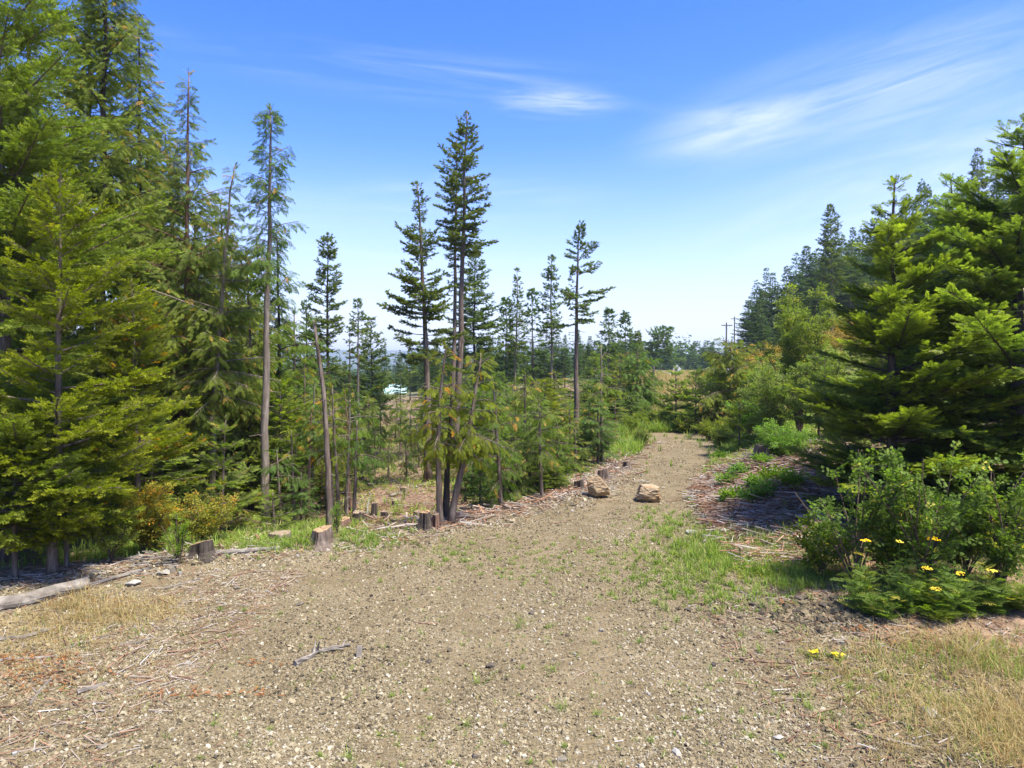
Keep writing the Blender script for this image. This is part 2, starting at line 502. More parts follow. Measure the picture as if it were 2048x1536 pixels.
# gravel thins out to grass on the right of the clearing
green = .02 + .42 * sstep(.35, .62, fbm(GX * .22, GY * .22, 21)) * sstep(0, 4, sE) + .6 * sstep(.3, 3, sR) * sstep(24, 30, GY)
green += .9 * sstep(31, 36, GY) * sstep(3, -2, sE)
green = np.clip(green, 0, 1)
dry = .9 * sstep(-4.2, -6, GX) * sstep(11.5, 8.0, GY) + .65 * sstep(3.2, 4.6, GX) * sstep(9.2, 7.2, GY) + .8 * sstep(38, 60, GY) * sstep(4, -1, sE) * sstep(140, 100, GY)
dry = np.clip(dry, 0, .62)
far = sstep(70, 160, np.hypot(GX, GY)) * sstep(-10, 20, sE) + sstep(140, 220, GY)
far = np.clip(far, 0, 1)
ny, nx = GX.shape
idx = np.arange(ny * nx).reshape(ny, nx)
Q = np.stack([idx[:-1, :-1], idx[:-1, 1:], idx[1:, 1:], idx[1:, :-1]], -1).reshape(-1, 4)
P3 = np.stack([GX, GY, GZ], -1).reshape(-1, 3)
gm = grav.ravel()[Q].mean(1) > .5


def ground_part(name, faces):
    used, inv = np.unique(faces.ravel(), return_inverse=True)
    b = MB(); b.add(P3[used], inv.reshape(-1, 4))
    o = b.build(name, M['ground'], smooth=True, attrs=False)
    for k, arr in (('gr', grav), ('gn', green), ('dr', dry), ('far', far)):
        a_ = o.data.attributes.new(k, 'FLOAT', 'POINT'); a_.data.foreach_set('value', arr.ravel()[used].astype(np.float32))
    tag(o, kind='structure')
    return o


ground_part('gravel_track', Q[gm]); ground_part('ground', Q[~gm])

# ---- hazy hills on the far side of the valley
def hills():
    m, n = new_mat('wooded_hillside')
    pos = n.node('ShaderNodeTexCoord').outputs['Object']
    c = n.ramp(n.noise(pos, .012, 8, .7), [(.35, (.03, .055, .03)), (.55, (.07, .10, .05)), (.7, (.22, .21, .12))])
    p = n.node('ShaderNodeBsdfPrincipled', i={'Base Color': c, 'Roughness': 1.0, 'Specular IOR Level': 0.0})
    finish(n, p.outputs[0])
    b = MB(); nx_, ny_ = 200, 26
    xx = np.linspace(-4200, 3200, nx_); tt = np.linspace(0, 1, ny_)
    X_, T_ = np.meshgrid(xx, tt)
    Y_ = 3000 + T_ * 900
    Hh = 36 + 34 * (fbm(X_ / 900, Y_ * 0 + 3, 4) - .4) + 8 * (fbm(X_ / 120, Y_ / 120, 8) - .5) - 30 * sstep(300, 1600, X_)
    Z_ = -25 + sstep(0, .75, T_) * (Hh + 25 + 16)
    ii = np.arange(nx_ * ny_).reshape(ny_, nx_)
    q = np.stack([ii[:-1, :-1], ii[:-1, 1:], ii[1:, 1:], ii[1:, :-1]], -1).reshape(-1, 4)
    b.add(np.stack([X_, Y_, Z_], -1).reshape(-1, 3), q)
    tag(b.build('hills', m, smooth=True), kind='structure')


hills()


# ------------------------------------------------------------------ foliage templates
def kite(p0, d, nrm, L, wd, up=0.0):
    d = np.asarray(d, float); d /= np.linalg.norm(d)
    s = np.cross(nrm, d); s /= np.linalg.norm(s) + 1e-9
    p0 = np.asarray(p0, float); nn = np.cross(d, s)
    return [p0, p0 + d * L * .55 + s * wd / 2 + nn * up, p0 + d * L, p0 + d * L * .55 - s * wd / 2 + nn * up]


def template(kind, seed=0):
    r = np.random.default_rng(seed); V = []; tip = []
    def put(p, d, n, L, wd, a, b, up=0):
        V.extend(kite(p, d, n, L, wd, up)); tip.extend([a, (a + b) / 2, b, (a + b) / 2])
    if kind in ('flat', 'brush'):
        N = 6
        for i in range(N):
            x = .05 + .8 * i / (N - 1)
            for s in (-1, 1):
                a = math.radians(52 - 16 * x) * s
                dz = r.uniform(-.12, .2) if kind == 'flat' else r.uniform(-.45, .65)
                nrm = np.array([0, r.uniform(-.3, .3), 1]) if kind == 'flat' else np.array([r.uniform(-.5, .5), r.uniform(-.8, .8), 1])
                put((x, 0, 0), (math.cos(a), math.sin(a), dz), nrm, .40 * (1 - .5 * x) * r.uniform(.8, 1.2), .115, .2 * x, .35 + .65 * x)
        put((.6, 0, 0), (1, 0, 0.05), np.array([0, 0, 1.]), .45, .11, .5, 1)
        put((0, 0, 0), (1, 0, 0.02), np.array([0, .9, 1.]), .75, .09, 0, .5)
    elif kind == 'cedar':
        N = 6
        for i in range(N):
            x = .06 + .82 * i / (N - 1); z = -.32 * x * x
            for s in (-1, 1):
                a = math.radians(42 - 12 * x) * s
                put((x, 0, z), (math.cos(a), math.sin(a), -.35 - .4 * x), np.array([.2, r.uniform(-.4, .4), 1]), .46 * (1 - .5 * x) * r.uniform(.8, 1.25), .085, .1, .4 + .6 * x)
        put((.7, 0, -.16), (1, 0, -.8), np.array([.8, 0, 1.]), .42, .08, .4, 1)
        put((0, 0, 0), (1, 0, -.2), np.array([0, .6, 1.]), .8, .06, 0, .5)
    elif kind == 'clump':
        for i in range(7):
            a = r.uniform(-1.1, 1.1); dz = r.uniform(-.35, .5)
            put((r.uniform(0, .4), 0, 0), (math.cos(a), math.sin(a), dz), np.array([r.uniform(-.7, .7), r.uniform(-.7, .7), 1]), r.uniform(.4, .75), .2, .1, .8)
    elif kind == 'clump_lo':
        for i in range(4):
            a = r.uniform(-1.1, 1.1); dz = r.uniform(-.35, .4)
            put((r.uniform(0, .4), 0, 0), (math.cos(a), math.sin(a), dz), np.array([r.uniform(-.7, .7), r.uniform(-.7, .7), 1]), r.uniform(.5, .85), .34, .1, .8)
    V = np.array(V); n = len(V) // 4
    return V, np.arange(n * 4).reshape(n, 4), np.array(tip)


TPL = {k: [template(k, s) for s in range(4)] for k in ('flat', 'brush', 'cedar', 'clump', 'clump_lo')}


def norm(a): return a / (np.linalg.norm(a, axis=-1, keepdims=True) + 1e-9)


def instance(mb, kind, P, D, N, size, t, tip, rng, mi=0):
    """place foliage templates: P origin, D direction, N normal (all (M,3))"""
    if len(P) == 0: return
    D = norm(D); Yv = norm(np.cross(N, D)); Nv = np.cross(D, Yv)
    sel = rng.integers(0, 4, len(P))
    for k in range(4):
        V, Qd, tp = TPL[kind][k]
        m = sel == k; c = int(m.sum())
        if c == 0: continue
        R = np.stack([D[m], Yv[m], Nv[m]], 1)                       # c,3,3 rows
        out = np.einsum('vk,ckj->cvj', V, R) * size[m][:, None, None] + P[m][:, None]
        q = (Qd[None] + (np.arange(c) * len(V))[:, None, None]).reshape(-1, 4)
        mb.add(out.reshape(-1, 3), q, np.repeat(t[m], len(V)), (tp[None] * tip[m][:, None]).ravel(), mi)


def ribbons(mb, A, B, wd, mi=0, t=.4):
    """thin twigs as flat-sided slivers (two crossed kites)"""
    D = norm(B - A); up = np.array([0, 0, 1.0]) + 0 * D
    S = norm(np.cross(D, up)) * wd; U = norm(np.cross(S, D)) * wd
    n = len(A); out = []
    for W in (S, U):
        out.append(np.stack([A + W, A - W, B - W * .3, B + W * .3], 1))
    V = np.concatenate(out, 0)
    mb.add(V.reshape(-1, 3), np.arange(len(V) * 4).reshape(-1, 4), t, 0, mi)


# ------------------------------------------------------------------ conifer generator
PRE = {
 # e_lo,e_hi limb elevations (deg) bottom/top; curl = change of elevation along limb; ang twig angle; sag; jitter of spray normals
 'dfir': dict(e_lo=-8, e_hi=38, curl=14, ang=52, sag=.10, nj=.75, tpl='brush', mat='dfir', per_m=17.0, twl=.40, inner=.18),
 'gfir': dict(e_lo=-6, e_hi=34, curl=14, ang=56, sag=.02, nj=.5, tpl='flat', mat='gfir', per_m=15.0, twl=.42, inner=.2, whorl=.42),
 'cedar': dict(e_lo=-14, e_hi=40, curl=-34, ang=40, sag=.75, nj=.5, tpl='cedar', mat='cedar', per_m=14.0, twl=.34, inner=.1),
 'ragged': dict(e_lo=-10, e_hi=45, curl=-12, ang=46, sag=.85, nj=1.0, tpl='cedar', mat='cedar', per_m=17, twl=.42, inner=.1),
 'slim': dict(e_lo=-16, e_hi=36, curl=26, ang=48, sag=.05, nj=.6, tpl='clump', mat='slim', per_m=13, twl=.32, inner=.22),
 'spruce': dict(e_lo=-12, e_hi=40, curl=12, ang=50, sag=.08, nj=.5, tpl='clump', mat='far', per_m=10, twl=.36, inner=.2),
 'far': dict(e_lo=-10, e_hi=42, curl=8, ang=50, sag=.1, nj=.6, tpl='clump_lo', mat='far', per_m=7, twl=.4, inner=.3),
}


def conifer(kind, H, R, seed, d=12.0, crown0=0.05, dens=1.0, jit=.25, lean=(0, 0), bend=.0, r0=None, bark='bark', mat=None, loc=(0, 0, 0), label=None,
            cat='tree', group=None, name='conifer_tree', power=.8, spl=None, gaps=0.0, snags=0, bot=.35, side=None, trunk_top=.012, splk=1.0):
    p = dict(PRE[kind]); rng = np.random.default_rng(seed)
    root = empty(name, loc, label, cat, group)
    mb = MB(); tb = MB()
    K = 14
    zz = np.linspace(0, 1, K)
    wobx = np.cumsum(rng.normal(0, .004, K)) * H * .5; woby = np.cumsum(rng.normal(0, .004, K)) * H * .5
    wobx -= wobx[0]; woby -= woby[0]; wobx -= wobx[-1] * zz; woby -= woby[-1] * zz
    ax = lean[0] * zz + bend * np.sin(np.pi * zz) + wobx; ay = lean[1] * zz + woby
    axis = np.stack([ax, ay, zz * H - .25 * (zz == 0)], -1)
    if r0 is None: r0 = .0075 * H + .012
    rad = r0 * (1 - zz) ** .85 + trunk_top
    rad[0] *= 1.3; rad[1] *= 1.04
    v, f = tube(axis, rad, 9 if d < 40 else 5, wob=.06, rng=rng); tb.add(v, f)
    def ax_at(z): return np.array([np.interp(z, axis[:, 2], ax), np.interp(z, axis[:, 2], ay), z])
    z0, z1 = crown0 * H, H * .985
    n_limb = max(3, int((z1 - z0) * p['per_m'] * dens))
    if spl is None: spl = (.13 + .0062 * d) * splk * (.72 if kind == 'slim' else 1)
    phi = rng.uniform(0, 6.28)
    zs_ = np.sort(rng.uniform(0, 1, n_limb)) ** .92
    AP, AD, AN, AS, AT, AI = [], [], [], [], [], []
    TA, TB_ = [], []
    for i in range(n_limb):
        tt = zs_[i]
        z = z0 + tt * (z1 - z0)
        if 'whorl' in p and rng.random() < .72:
            z = z0 + (math.floor((z - z0) / p['whorl']) + rng.uniform(0, .16)) * p['whorl']
            tt = (z - z0) / (z1 - z0)
        phi += 2.39996 + rng.normal(0, .35)
        prof = (1 - tt) ** power * min(1.0, bot + (1 - bot) * tt / .18)
        if gaps and vnoise(z * 1.3, seed * 3.1 + (phi % 6.28) * .8, seed) < gaps: prof *= rng.uniform(.1, .45)
        L = max(.12, R * prof * (1 + rng.normal(0, jit)) + .05 * (1 - tt))
        if side is not None: L *= 1 + side[1] * math.cos(phi - side[0])
        e0 = math.radians(p['e_lo'] + (p['e_hi'] - p['e_lo']) * tt ** .9 + rng.normal(0, 6))
        k = 7; s = np.linspace(0, 1, k)
        el = e0 + math.radians(p['curl']) * s * (1 - .6 * tt)
        az = phi + rng.normal(0, .12) * s
        st_ = np.stack([np.cos(el) * np.cos(az), np.cos(el) * np.sin(az), np.sin(el)], -1)
        pts = np.vstack([[0, 0, 0], np.cumsum((st_[1:] + st_[:-1]) / 2, 0)]) * (L / (k - 1)) + ax_at(z)
        lr = min(.010 * L + .004, .045)
        if d < 60:
            v, f = tube(pts, lr * (1 - s * .8) + .0012 * (1 + d * .05), 4 if d < 20 else 3, cap=False); tb.add(v, f, mi=0)
        nt = max(3, int(L / spl / .26 * (1 if d < 40 else .8)))
        uu = p['inner'] * rng.uniform(.5, 1.3) + (1 - p['inner']) * (np.arange(nt) + rng.uniform(0, 1, nt) * .7) / nt
        uu = np.clip(uu, 0.02, 1.0)
        base = np.stack([np.interp(uu, s, pts[:, j]) for j in range(3)], -1)
        T = norm(np.stack([np.interp(uu, s, st_[:, j]) for j in range(3)], -1))
        S = norm(np.cross(T, [0, 0, 1.0])); Nn = np.cross(S, T)
        sd = np.where(np.arange(nt) % 2 == 0, 1.0, -1.0)[:, None]
        ang = np.radians(p['ang'] * (1.05 - .35 * uu) + rng.normal(0, 8, nt))[:, None]
        D = np.cos(ang) * T + sd * np.sin(ang) * S + Nn * rng.uniform(-.12, .18, nt)[:, None] * (1 + p['nj'])
        D[:, 2] -= p['sag'] * rng.uniform(.5, 1.2, nt)
        D = norm(D)
        tl = (p['twl'] * L * (1 - uu) ** .75 + spl * .55) * rng.uniform(.65, 1.2, nt)
        m = np.maximum(1, (tl / (spl * .44)).astype(int))
        TA.append(base); TB_.append(base + D * (tl * .9)[:, None])
        rep = np.repeat(np.arange(nt), m)
        vv = (np.concatenate([np.arange(q) for q in m]) + .35) / m[rep]
        pp = base[rep] + D[rep] * (tl[rep] * vv * .85)[:, None]
        pp[:, 2] -= p['sag'] * .35 * tl[rep] * vv ** 2
        last = np.concatenate([np.arange(q) == q - 1 for q in m])
        sg = rng.choice([-1.0, 1.0], len(rep)) * np.where(last, .15, .62)
        Dv = D[rep] + np.cross(Nn[rep], D[rep]) * sg[:, None] + rng.normal(0, .12, (len(rep), 3))
        Nv = Nn[rep] + rng.normal(0, p['nj'], (len(rep), 3)) * np.array([1, 1, .4])
        AP.append(pp); AD.append(Dv); AN.append(Nv)
        AS.append(spl * rng.uniform(.75, 1.2, len(rep)) * (1 - .25 * vv))
        AT.append(np.clip(rng.uniform(0, 1, len(rep)), 0, 1))
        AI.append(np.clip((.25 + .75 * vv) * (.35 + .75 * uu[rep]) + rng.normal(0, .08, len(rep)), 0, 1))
    # leader tuft
    ne = 5
    ph = rng.uniform(0, 6.28, ne)
    AP.append(np.tile(ax_at(H), (ne, 1)) - [0, 0, spl * .5]); AD.append(np.stack([np.cos(ph) * .5, np.sin(ph) * .5, np.ones(ne)], -1))
    AN.append(rng.normal(0, 1, (ne, 3))); AS.append(np.full(ne, spl * .8)); AT.append(rng.uniform(0, 1, ne)); AI.append(np.full(ne, .8))
    c = lambda a: np.concatenate(a)
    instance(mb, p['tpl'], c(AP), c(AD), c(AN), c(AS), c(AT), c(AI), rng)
    if d < 34: ribbons(tb, c(TA), c(TB_), .0022 + .00012 * d, mi=0)
    for i in range(snags):                                   # dead bare branches below the crown
        z = H * rng.uniform(.08, max(.12, crown0 + .05)); ph = rng.uniform(0, 6.28); L = rng.uniform(.25, .6) * R
        s = np.linspace(0, 1, 5)
        pts = ax_at(z) + np.stack([np.cos(ph) * s * L, np.sin(ph) * s * L, -.25 * L * s + .1 * L * s * s], -1)
        v, f = tube(pts, .006 + .008 * (1 - s), 3, cap=False); tb.add(v, f)
    tb.build('trunk', M[bark], root, smooth=True)
    mb.build('crown', M[mat or p['mat']], root)
    return root


def place(px, d, top=None):
    x = (px - 1024) / F_ * d
    return x, d, terr1(x, d)


NCNT = [0]


def tree(kind, px, d, tpx, tpy, Rpx, label, seed, **kw):
    """a conifer whose foot stands at distance d under pixel column px and whose tip shows at (tpx, tpy)"""
    x, y, z = place(px, d)
    tx, _, tz = at(tpx, tpy, d)
    kw.setdefault('lean', (tx - x, 0)); kw.setdefault('d', d)
    return conifer(kind, tz - z, Rpx / F_ * d, seed, loc=(x, y, z), label=label, **kw)


# ------------------------------------------------------------------ TREES, near left
g = 'trees on the left of the clearing'
tree('dfir', 5, 13.5, -20, -260, 330, 'big bushy yellow-green fir filling the left edge up past the top of the photo', 11, power=.55, crown0=.04, dens=.85, group=g, name='fir_tree')
tree('dfir', 92, 11.2, 120, 345, 215, 'bushy bright fir with a pointed crown in front of the biggest left fir', 12, power=.6, crown0=.1, group=g, name='fir_tree', side=(0, .15))
tree('dfir', 22, 11.0, 30, 835, 215, 'low yellow-green young fir at the left edge above the whitish log', 13, power=.5, crown0=.26, group=g, name='fir_tree', bot=.55, dens=2.0)
tree('dfir', 125, 11.6, 130, 905, 120, 'young bright fir beside the low yellow-green one above the whitish log', 30, power=.5, crown0=.26, group=g, name='fir_tree', bot=.8, dens=1.8)
tree('ragged', 215, 17.5, 215, -210, 160, 'very tall cedar with drooping fronds reaching past the top of the photo', 14, crown0=.12, power=.5, dens=.75, jit=.25, gaps=.35, group=g, name='cedar_tree', bark='bark_dark', mat='cedar')
tree('slim', 172, 20.5, 176, -120, 130, 'tall thin dark trunked conifer behind the very tall cedar', 15, crown0=.25, power=.5, dens=.9, gaps=.4, group=g, name='conifer_tree', bark='bark_dark')
tree('ragged', 338, 19, 378, 142, 150, 'cedar with a curved dark trunk and thin ragged top', 16, crown0=.14, power=.9, jit=.3, gaps=.25, dens=1.0, group=g, name='cedar_tree', bark='bark_red', bend=.1, bot=.5)
tree('ragged', 415, 18, 470, 330, 95, 'leaning thin cedar with pale bark and straggly yellowish fronds', 17, crown0=.3, power=.7, jit=.5, gaps=.4, dens=.8, group=g, name='cedar_tree', bark='bark_pale', bend=-.1)
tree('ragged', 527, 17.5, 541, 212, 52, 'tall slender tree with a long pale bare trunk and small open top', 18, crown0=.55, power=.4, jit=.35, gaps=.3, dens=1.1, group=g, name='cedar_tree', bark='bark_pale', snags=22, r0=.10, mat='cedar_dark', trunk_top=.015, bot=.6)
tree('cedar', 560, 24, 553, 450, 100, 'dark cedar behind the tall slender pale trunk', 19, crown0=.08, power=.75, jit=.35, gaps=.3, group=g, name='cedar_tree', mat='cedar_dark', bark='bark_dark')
tree('dfir', 268, 15, 262, 560, 130, 'mid-height cedar green fir between the bushy firs and the curved cedar', 20, crown0=.1, power=.6, group=g, name='fir_tree', mat='cedar')
tree('gfir', 545, 15.2, 545, 985, 42, 'small bright sapling fir at the foot of the slender pale trunk', 21, crown0=.1, group=g, name='fir_sapling', mat='dfir')
tree('gfir', 440, 16.0, 452, 830, 95, 'green young fir growing beside the turning yellow bush', 22, crown0=.08, group=g, name='fir_tree', mat='cedar')
tree('cedar', 655, 14.8, 628, 640, 26, 'leaning snag with pale bark, bare from root to broken tip', 23, crown0=.9, dens=.25, group=g, name='dead_tree', bark='bark', snags=16, r0=.045, trunk_top=.028, bend=.12, mat='cedar_dark')
tree('slim', 655, 32, 655, 466, 46, 'open crowned conifer rising behind the leaning pale snag', 24, crown0=.36, power=.45, jit=.3, gaps=.2, dens=1.25, name='conifer_tree', bark='bark_dark', mat='slim', bot=.7)
tree('slim', 612, 29, 612, 600, 50, 'ragged short conifer left of the leaning pale snag', 25, crown0=.3, power=.5, jit=.4, gaps=.3, dens=1.0, name='conifer_tree', bark='bark_dark')

tree('ragged', 287, 20, 276, 30, 95, 'tall cedar with hanging sprays between the very tall cedar and the curved trunk', 26, crown0=.15, power=.5, dens=1.0, jit=.3, gaps=.2, group=g, name='cedar_tree', bark='bark_dark')
tree('ragged', 372, 23, 330, 250, 110, 'full cedar crown filling the gap left of the curved dark trunk', 27, crown0=.1, power=.6, dens=1.0, jit=.3, gaps=.15, group=g, name='cedar_tree', bark='bark_dark')
tree('ragged', 452, 21, 440, 400, 85, 'bushy cedar just left of the tall slender bare trunk', 28, crown0=.1, power=.6, dens=1.1, jit=.3, gaps=.15, group=g, name='cedar_tree', bark='bark_dark')
tree('ragged', 498, 20, 492, 500, 70, 'yellowish cedar right behind the tall slender bare trunk', 29, crown0=.1, power=.6, dens=1.1, jit=.3, gaps=.15, group=g, name='cedar_tree', bark='bark_dark')
# ---- centre
tree('slim', 716, 36, 716, 597, 26, 'thin pole-like conifer with a small top beside the round crowned pine', 31, crown0=.62, power=.7, dens=1.2, name='conifer_tree', bark='bark_pale', bot=.7)
tree('slim', 745, 44, 742, 636, 42, 'round crowned dark pine standing left of the pale green roofed house', 32, crown0=.25, power=.4, jit=.3, dens=1.3, name='pine_tree', bark='bark_dark', bot=.6)
tree('slim', 697, 42, 699, 655, 9, 'dead grey pole of a tree without needles before the far hill', 33, crown0=.75, dens=.3, name='dead_tree', bark='bark_dark', snags=14, r0=.09)
tree('slim', 857, 25, 834, 364, 72, 'full dark fir with uneven side boughs left of the tallest tree', 34, crown0=.40, power=.72, jit=.34, gaps=.24, dens=1.4, name='fir_tree', bark='bark', snags=16, r0=.13, bot=.8, bend=.06)
tree('slim', 908, 31, 934, 222, 66, 'tallest conifer in the middle with a bare trunk and high feathery crown', 35, crown0=.60, power=.65, jit=.3, gaps=.22, dens=1.2, name='fir_tree', bark='bark', snags=30, r0=.15, trunk_top=.02, bot=.5)
tree('slim', 905, 33, 912, 262, 40, 'sparse slim conifer just left of the tallest tree with short side branches', 36, crown0=.48, power=.2, jit=.6, gaps=.45, dens=1.0, name='fir_tree', bark='bark', r0=.12, bot=.6)
tree('slim', 948, 42, 951, 488, 64, 'dense pointed fir directly behind the tallest tree', 37, crown0=.40, power=.7, jit=.2, dens=1.4, gaps=.08, name='fir_tree', bark='bark_dark', bot=.8)
tree('spruce', 1012, 52, 1012, 598, 36, 'broad dark fir right of the dense pointed fir', 38, crown0=.3, power=.7, dens=1.4, name='fir_tree')
tree('slim', 1029, 46, 1034, 536, 20, 'very slim conifer with a pale orange lower trunk', 39, crown0=.4, power=.6, dens=1.4, gaps=.2, name='fir_tree', bark='bark_pale')
tree('spruce', 1068, 50, 1064, 578, 34, 'open dark fir between the two very slim conifers', 40, crown0=.3, power=.6, dens=1.1, name='fir_tree')
tree('slim', 1103, 42, 1103, 510, 26, 'slim ragged conifer with a pale stem left of the one-sided tree', 41, crown0=.42, power=.5, gaps=.3, jit=.45, dens=1.6, name='fir_tree', bark='bark_pale')
tree('slim', 1152, 27, 1158, 453, 50, 'tall dark trunked conifer with one long bough reaching right', 42, crown0=.56, power=.4, gaps=.42, jit=.5, dens=.9, name='fir_tree', bark='bark', snags=18, side=(0, .3), r0=.11, bot=.7)
tree('spruce', 1218, 62, 1218, 618, 38, 'pointed fir, left one of two above the young trees by the bend', 43, crown0=.15, dens=1.2, name='fir_tree')
tree('spruce', 1252, 66, 1250, 625, 34, 'pointed fir, right one of two above the young trees by the bend', 44, crown0=.15, dens=1.1, name='fir_tree')
tree('slim', 1276, 60, 1276, 662, 14, 'narrow spire of a conifer left of the round dark pine', 45, crown0=.2, dens=1.2, name='fir_tree')
tree('spruce', 1320, 120, 1320, 656, 34, 'round dark pine on its own above the dry grass bank', 46, crown0=.25, power=.35, dens=1.0, jit=.3, name='pine_tree', spl=.9)
tree('cedar', 1276, 38, 1276, 690, 62, 'dense bushy conifer standing left of the dry grass bank', 47, crown0=.04, power=.5, dens=1.3, name='cedar_tree', mat='cedar_dark')
tree('cedar', 1204, 23.5, 1202, 690, 34, 'half dead sapling with thin brown trunk and drooping twigs near the track', 48, crown0=.35, power=.3, dens=.35, jit=.5, name='cedar_tree', bark='bark_pale', snags=36, r0=.06, mat='cedar')

# cedar clump on the lip of the clearing
tree('cedar', 880, 14.4, 893, 690, 52, 'slim cedar, left stem of the clump on the lip, with nodding top', 51, crown0=.42, power=.4, jit=.35, dens=1.0, name='cedar_tree', bark='bark', bend=-.10, r0=.06, gaps=.2, bot=.7)
tree('cedar', 898, 14.6, 962, 706, 62, 'cedar leaning right from the clump on the lip of the clearing', 52, crown0=.42, power=.35, jit=.35, dens=1.1, name='cedar_tree', bark='bark', r0=.07, gaps=.2, bend=.05, bot=.7)
tree('cedar', 890, 15.0, 905, 760, 40, 'dark stem with fissured bark in the middle of the cedar clump', 53, crown0=.55, power=.4, jit=.35, dens=.8, name='cedar_tree', bark='bark_dark', r0=.07, gaps=.2)
tree('cedar', 1002, 16.3, 985, 752, 66, 'fresh green cedar just right of the clump on the lip', 54, crown0=.1, power=.5, jit=.35, dens=1.0, gaps=.28, name='cedar_tree', r0=.05, mat='cedar_dark')
tree('cedar', 1085, 17.4, 1078, 800, 58, 'young cedar with a thin bare foot beside the gravel edge', 55, crown0=.22, power=.55, jit=.35, dens=1.0, gaps=.25, name='cedar_tree', r0=.04)
tree('cedar', 1045, 21, 1050, 742, 60, 'green cedar sapling behind the two on the gravel edge', 56, crown0=.08, power=.6, jit=.3, dens=1.0, gaps=.2, name='cedar_tree', r0=.05)

for px_, d_, ty_, r_, lb_ in ((1550, 25, 745, 52, 'young fir between the olive shrub and the willow shrub'), (1520, 31, 715, 44, 'young fir standing above the rounded olive shrub'), (1640, 24, 700, 62, 'dark young fir right below the willow shrub'), (1430, 38, 728, 44, 'young fir just left of the broad bushy cedar')):
    tree('gfir', px_, d_, px_, ty_, r_, lb_, int(px_), crown0=.04, power=.75, dens=1.1, name='fir_tree', bot=.8)
# ---- near right
g2 = 'firs on the right of the track'
tree('gfir', 1790, 13.2, 1790, 356, 290, 'young fir with a tall bare leader and whorled boughs on the right', 61, crown0=.05, power=.85, dens=1.35, side=(0, .25), jit=.16, group=g2, name='fir_tree', bark='bark_dark', r0=.09, bot=.8)
tree('gfir', 2035, 12.8, 2050, 232, 300, 'tall fir cut off by the right edge with bright green bough tips', 62, crown0=.08, power=.65, dens=1.3, jit=.16, group=g2, name='fir_tree', bark='bark_dark', r0=.13, bot=.7)
tree('gfir', 1915, 15.5, 1900, 350, 190, 'fir half hidden between the two big right firs', 63, crown0=.08, power=.75, dens=1.2, jit=.2, group=g2, name='fir_tree', bark='bark_dark', bot=.7)
tree('gfir', 1800, 16.4, 1790, 680, 140, 'lower dark fir spreading over the brush pile on the right', 64, crown0=.05, power=.7, dens=1.1, jit=.2, group=g2, name='fir_tree', bark='bark_dark', bot=.85)
tree('gfir', 2230, 14.0, 2230, 330, 300, 'fir added for plausible light just beyond the right edge of the photo', 65, crown0=.05, power=.8, dens=.7, jit=.2, group=g2, name='fir_tree', bark='bark_dark', bot=.85)  # added fir rooted off frame, there only for plausible light and shade
tree('cedar', 1462, 33, 1462, 682, 84, 'broad bushy cedar above the right side of the bend', 66, crown0=.03, power=.42, dens=1.3, jit=.25, name='cedar_tree', bot=.8)
tree('gfir', 1480, 25, 1480, 800, 50, 'small bright fir on the grass verge right of the bend', 67, crown0=.04, power=.7, dens=1.1, name='fir_sapling', mat='dfir', bot=.8)
tree('gfir', 1352, 35, 1352, 735, 40, 'pointed young fir, left one of the pair above the bend', 68, crown0=.04, power=.75, dens=1.1, name='fir_tree', bot=.8)
tree('gfir', 1392, 34, 1392, 742, 46, 'pointed young fir, right one of the pair above the bend', 69, crown0=.04, power=.75, dens=1.1, name='fir_tree', bot=.8)

# ------------------------------------------------------------------ prototypes and copies
class Kind:
    """prototypes built at unit-ish height; the first placements use the prototypes themselves, later ones are copies"""
    def __init__(s, specs):
        s.p = []; s.used = set(); s.i = 0
        for sp in specs:
            o = conifer(**sp); s.p.append((o, sp['H'], sp['R']))
    def put(s, px, d, tpy, label, group, rng, rpx=None, cat='tree', which=None):
        k = s.i % len(s.p) if which is None else which; s.i += 1
        o, H, R = s.p[k]
        x, y, z = place(px, d)
        h = max(.3, at(px, tpy, d)[2] - z)
        sc = h / H; sw = sc if rpx is None else (rpx / F_ * d) / R
        loc = (x, y, z); rz = rng.uniform(0, 6.28); scl = (sw, sw, sc)
        if k not in s.used:
            s.used.add(k); o.location = loc; o.rotation_euler = (0, 0, rz); o.scale = scl; tag(o, label, cat, group); return o
        return copy_tree(o, loc, rz, scl, label, group, cat)


rng = np.random.default_rng(5)
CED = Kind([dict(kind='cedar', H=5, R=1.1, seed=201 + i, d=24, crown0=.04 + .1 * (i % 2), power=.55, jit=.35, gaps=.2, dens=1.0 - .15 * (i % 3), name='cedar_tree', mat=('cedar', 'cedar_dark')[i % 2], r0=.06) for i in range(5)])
FIR = Kind([dict(kind='dfir', H=5, R=1.0, seed=221 + i, d=28, crown0=.05, power=.65, jit=.25, gaps=.15, dens=.9, name='fir_tree', r0=.06, mat=('gfir', 'dfir', 'cedar_dark')[i % 3]) for i in range(3)])
SPR = Kind([dict(kind='spruce', H=12, R=2.0, seed=241 + i, d=75, spl=.34, crown0=.03 + .12 * (i % 3), power=(.8, .95, .85, .75)[i % 4], jit=.2, dens=1.35, name='conifer_tree', mat='far', gaps=.05) for i in range(6)])
FAR = Kind([dict(kind='far', H=14, R=2.4, seed=261 + i, d=160, spl=.8, crown0=.03, power=(.6, .75, .5)[i % 3], jit=.2, dens=.85, name='conifer_tree', mat='far') for i in range(4)])

